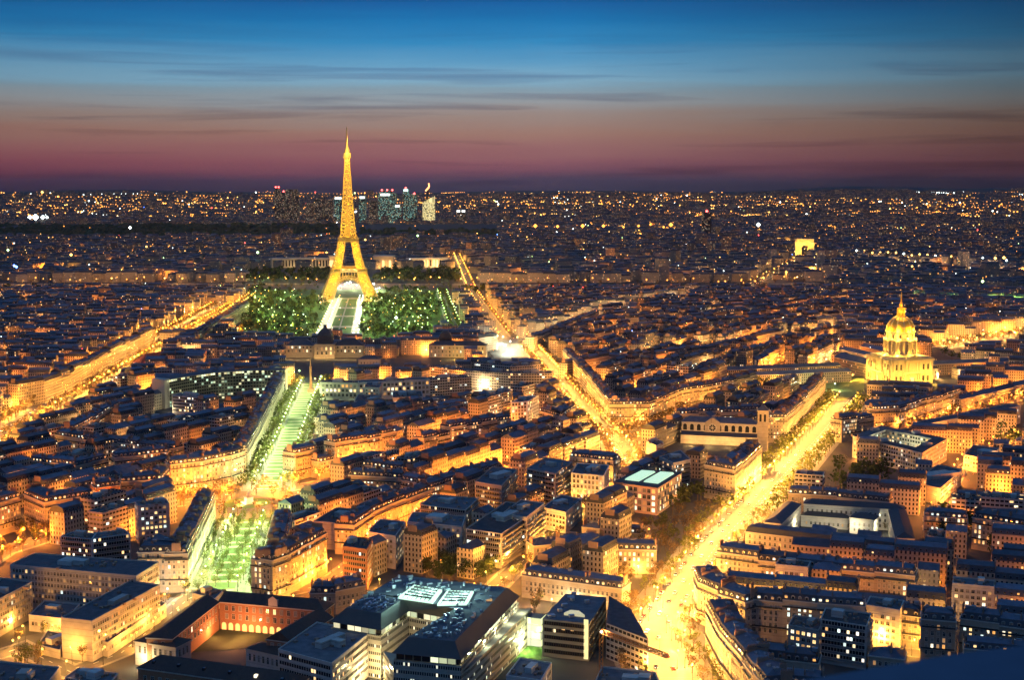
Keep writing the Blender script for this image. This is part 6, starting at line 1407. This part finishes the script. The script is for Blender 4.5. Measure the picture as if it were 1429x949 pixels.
for x,y,h,col,pw,ds,sd,idx,ang in LAMPS:
    p=PX(x,y)
    if p[0]<-40 or p[0]>1470 or p[1]>990: continue
    if hits(rect(x,y,.6,.6),('b',)): continue
    d=math.hypot(x,y)
    if nl_<298:
        key=(ds,sd,cname(col)); lc[key]=lc.get(key,0)+1; nl_+=1
        w_={'left':f'left kerb of {ds}','right':f'right kerb of {ds}','ring':f'ring of {ds}','middle':f'middle of {ds}','yard':f'yards by {ds}'}[sd]
        e=empty('street_lamp',(x,y,0),f'{cname(col)} lamp, {nth(lc[key])} from near end, {w_}','street lamp','street lamps')
        if h not in LPM: LPM[h]=lamp_meshes(h)
        inst('pole',LPM[h],e,(x,y,0),ang); hx,hy=x+math.sin(ang)*1.3,y-math.cos(ang)*1.3; inst('lamp_head',head_mesh(col,1.0 if d<1100 else 1.5),e,(hx,hy,h),0)
        light(hx,hy,h-1.1,col,pw,e,.35)
    else:
        k=.9 if d<1600 else (1.3 if d<2500 else 2.1*rl.uniform(.4,1.1)); 
        nm=cname(col); mi={'yellow':1,'orange':0,'greenish white':3,'white':2,'red':4}[nm]; FL.bar((x,y,0),(x,y,h),.25,6); FL.octa(x,y,h,k,mi); light(x,y,h-1.6,col,pw,None,.5)
rl=random.Random(12)
for c,d,q in MIDL:
    if d<640: continue
    col=ORG if q<.55 else (AMB if q<.85 else (1,.52,.16)); FL.bar((*c,0),(*c,7.5),.25,6); FL.octa(*c,7.5,.55 if d<1600 else 1.1,0 if q<.85 else 1); light(*c,6.3,col,(5500 if d<850 else 11000 if d<1500 else 24000)*rl.uniform(.3,1.7),None,.5)
for P,n in ((PARKL,46),(PARKR,56)):
    k=0
    while k<n:
        p=(rl.uniform(330,628),rl.uniform(408,482))
        if not inpoly(p,P): continue
        k+=1; x,y=G(*p); FL.bar((x,y,0),(x,y,8),.25,6); FL.octa(x,y,12.5,1.05*rl.uniform(.6,1.3),3 if rl.random()<.86 else 0); light(x,y,11,(.7,1,.2),4000,None,.6)
for i in range(18):
    v=i/17
    for u in (.03,.2,.88,.99):
        x,y=lp(u,v); FL.octa(x,y,6,1.1,1 if u in (.03,.2) else 2); light(x,y,5,(1,.85,.5) if i%3 else (.8,1,.6),4500,None,.5)
for px,py in ((464,472),(553,455)):
    x,y=G(px,py); FL.octa(x,y,14,2.6,2); light(x,y,16,(.85,1,.8),30000,None,1)
for i in range(26): px=500+rl.uniform(-36,30); x,y=G(px,rl.uniform(396,409)); FL.octa(x,y,rl.uniform(3,8),1.5,rl.choice((1,2,2,3))); light(x,y,9,(1,.9,.65),14000,None,.6)
for i in range(22): px=1192+i*11; x,y=G(px,421+(px-1190)*.038); FL.bar((x,y,0),(x,y,8),.3,6); FL.octa(x,y,9,1.5,3 if i%4 else 1); light(x,y,6,(.35,1,.2) if i>2 else (1,.8,.2),16000,None,.6)
for i in range(20): px=(525+i*11) if i<11 else 350+(i-11)*12; x,y=G(px,388+rl.uniform(-5,5)); FL.octa(x,y,9,1.7,3 if i%3 else 1); light(x,y,8,(.5,1,.2),22000,None,.6)
tag(FL.build('distant_street_lamps',[B_org,B_yel,B_wht,B_grn,B_red,B_blu,M_pole]),'many small street lamps glowing between the far roofs','street lamps',kind='stuff')
# ------------------------------------------------------------------ statue of the roundabout
x,y=G(347,703); e=empty('roundabout_monument',(x,y,0),'pale stone monument on the orange-lit roundabout','monument'); b=MB(); b.box(x,y,0.4,1.2,9,9,.6); b.box(x,y,1.2,4.6,5,5,.6); b.box(x,y,4.6,5.2,5.8,5.8,.6); b.build('pedestal',M_trim,e); b=MB(); b.lathe(x,y,[(1.6,5.2),(1.7,6),(1.1,7.4),(1.2,8.2),(.5,8.9),(.6,9.4),(0,10)],10); b.build('seated_figure',M_trim,e)
for k in range(3): light(x+7*math.cos(k*2.1),y+7*math.sin(k*2.1),2,(1,.75,.4),1600,e)
x,y=G(434,548); e=empty('red_column',(x,y,0),'thin reddish column at the far end of the green-lit avenue','column'); b=MB(); b.box(x,y,0,4,7,7); b.lathe(x,y,[(2,4),(1.6,6),(1.2,28),(1.9,29),(.9,30),(.3,40)],10); b.build('shaft',M_brick,e)
# ------------------------------------------------------------------ cars
def car_meshes(col):
    b=MB(); b.prism(rect(0,0,4.3,1.75),.32,.85,0,bottom=True); b.frustum(rect(-.15,0,2.7,1.6),.85,rect(-.2,0,1.9,1.35),1.42,1,0,True,0); body=b.mesh('body',[mat('car_paint_%d'%int(col[0]*100+col[2]*10),col,.3,metal=.3),M_glass])
    w_=MB()
    n=10
    w_.face([(.32*math.cos(t),-.1,.32*math.sin(t)) for t in [2*math.pi*i/n for i in range(n)]]); w_.face([(.32*math.cos(t),.1,.32*math.sin(t)) for t in [2*math.pi*i/n for i in range(n)]][::-1])
    for i in range(n):
        t0,t1=2*math.pi*i/n,2*math.pi*(i+1)/n; w_.face([(.32*math.cos(t0),-.1,.32*math.sin(t0)),(.32*math.cos(t0),.1,.32*math.sin(t0)),(.32*math.cos(t1),.1,.32*math.sin(t1)),(.32*math.cos(t1),-.1,.32*math.sin(t1))])
    return body,w_.mesh('wheel',[mat('tyre',(.02,.02,.02),.9)])
CM=[car_meshes(c) for c in ((.5,.5,.5),(.05,.05,.06),(.35,.05,.04),(.1,.14,.25),(.7,.7,.68))]
hb=MB(); hb.octa(0,0,0,.16); HLM=hb.mesh('headlight',[bulb_mat('headlight_glow',(1,.9,.7),9)]); hb=MB(); hb.octa(0,0,0,.17); TLM=hb.mesh('tail_light',[bulb_mat('tail_light_glow',(1,.05,.03),10)])
cnt={}
def cars(P,ds,off,gap,hd,mx,start=10):
    Q=offs(P,off); L=plen(Q); s=start; k=0
    while s<L and k<mx:
        x,y,a=along(Q,s); s+=gap*rng.uniform(.6,1.5)
        p=PX(x,y)
        if p[1]>960 or p[0]<0: continue
        k+=1; cnt[ds]=cnt.get(ds,0)+1; ci=rng.randrange(5); cn_=['grey','black','red','dark blue','white'][ci]; a2=a if hd>0 else a+math.pi
        e=empty('car',(x,y,.4),f'{cn_} car, {nth(k)} from near end, {"kerb" if abs(off)>9 else "oncoming" if hd<0 else "departing"} lane of {ds}','car','cars on the avenues'); b_,w_=CM[ci]; inst('body',b_,e,(x,y,.4),a2); c,s2=math.cos(a2),math.sin(a2)
        for u in (-1.35,1.35):
            for v in (-.85,.85): inst('wheel',w_,e,(x+c*u-s2*v,y+s2*u+c*v,.72),a2)
        for v in (-.6,.6): inst('headlight',HLM,e,(x+c*2.2-s2*v,y+s2*2.2+c*v,1.05)); inst('tail_light',TLM,e,(x-c*2.2-s2*v,y-s2*2.2+c*v,1.1))
cars(SA,'the brightest avenue',4,26,-1,22); cars(SA,'the brightest avenue',-4,24,1,22); cars(SA,'the brightest avenue',11,15,-1,26); cars(SB,'the avenue to the crossroads',3,30,-1,20); cars(SB,'the avenue to the crossroads',-3,32,1,18); cars(SC,'the far-left yellow avenue',4,30,-1,14,30); cars(SC,'the far-left yellow avenue',-4,32,1,14,30); cars(SE,'the orange street',2,34,-1,8); cars(SE2,'the right-hand orange street',-2,30,1,8)
# ------------------------------------------------------------------ parapet of the viewing terrace
b=MB(); M_par=mat('dark_blue_parapet',(.05,.075,.12),.5,noise=.15,nscale=20)
n=14; top=[]
for i in range(n+1):
    px=960+i*45; py=962-(px-960)*.172+max(0,(px-1330))*.05
    x=(px-714.5)/FP; yv=(py-474.5)/FP; dv=(x,CP-yv*SP,-SP-yv*CP); t=1.9/dv[1]; top.append((dv[0]*t,1.9,H+dv[2]*t))
def ofs(p,dy,dz): return (p[0],p[1]+dy,p[2]+dz)
for p,q in zip(top,top[1:]):
    b.face([ofs(p,-.35,-.02),ofs(q,-.35,-.02),ofs(q,-.04,0),ofs(p,-.04,0)]); b.face([ofs(p,-.04,0),ofs(q,-.04,0),ofs(q,0,-.03),ofs(p,0,-.03)]); b.face([ofs(q,0,-.03),ofs(q,0,-.9),ofs(p,0,-.9),ofs(p,0,-.03)]); b.face([ofs(p,-.35,-.9),ofs(q,-.35,-.9),ofs(q,-.35,-.02),ofs(p,-.35,-.02)])
tag(b.build('terrace_parapet',M_par),'blurred dark blue parapet edge crossing the bottom-right corner','parapet')
# ------------------------------------------------------------------ evening haze
hz=MB(); hz.prism([(-31000,-31000),(31000,-31000),(31000,31000),(-31000,31000)],-5,430,bottom=True)
hm=bpy.data.materials.new('evening_haze'); hm.use_nodes=True; t=hm.node_tree; t.nodes.clear()
pv=N(t,'ShaderNodeVolumePrincipled'); pv.inputs['Density'].default_value=.75e-5; pv.inputs['Color'].default_value=(.8,.8,.85,1); pv.inputs['Anisotropy'].default_value=.7
ho=N(t,'ShaderNodeOutputMaterial'); t.links.new(pv.outputs[0],ho.inputs['Volume'])
tag(hz.build('haze',hm),kind='stuff')
cy.volume_bounces=0
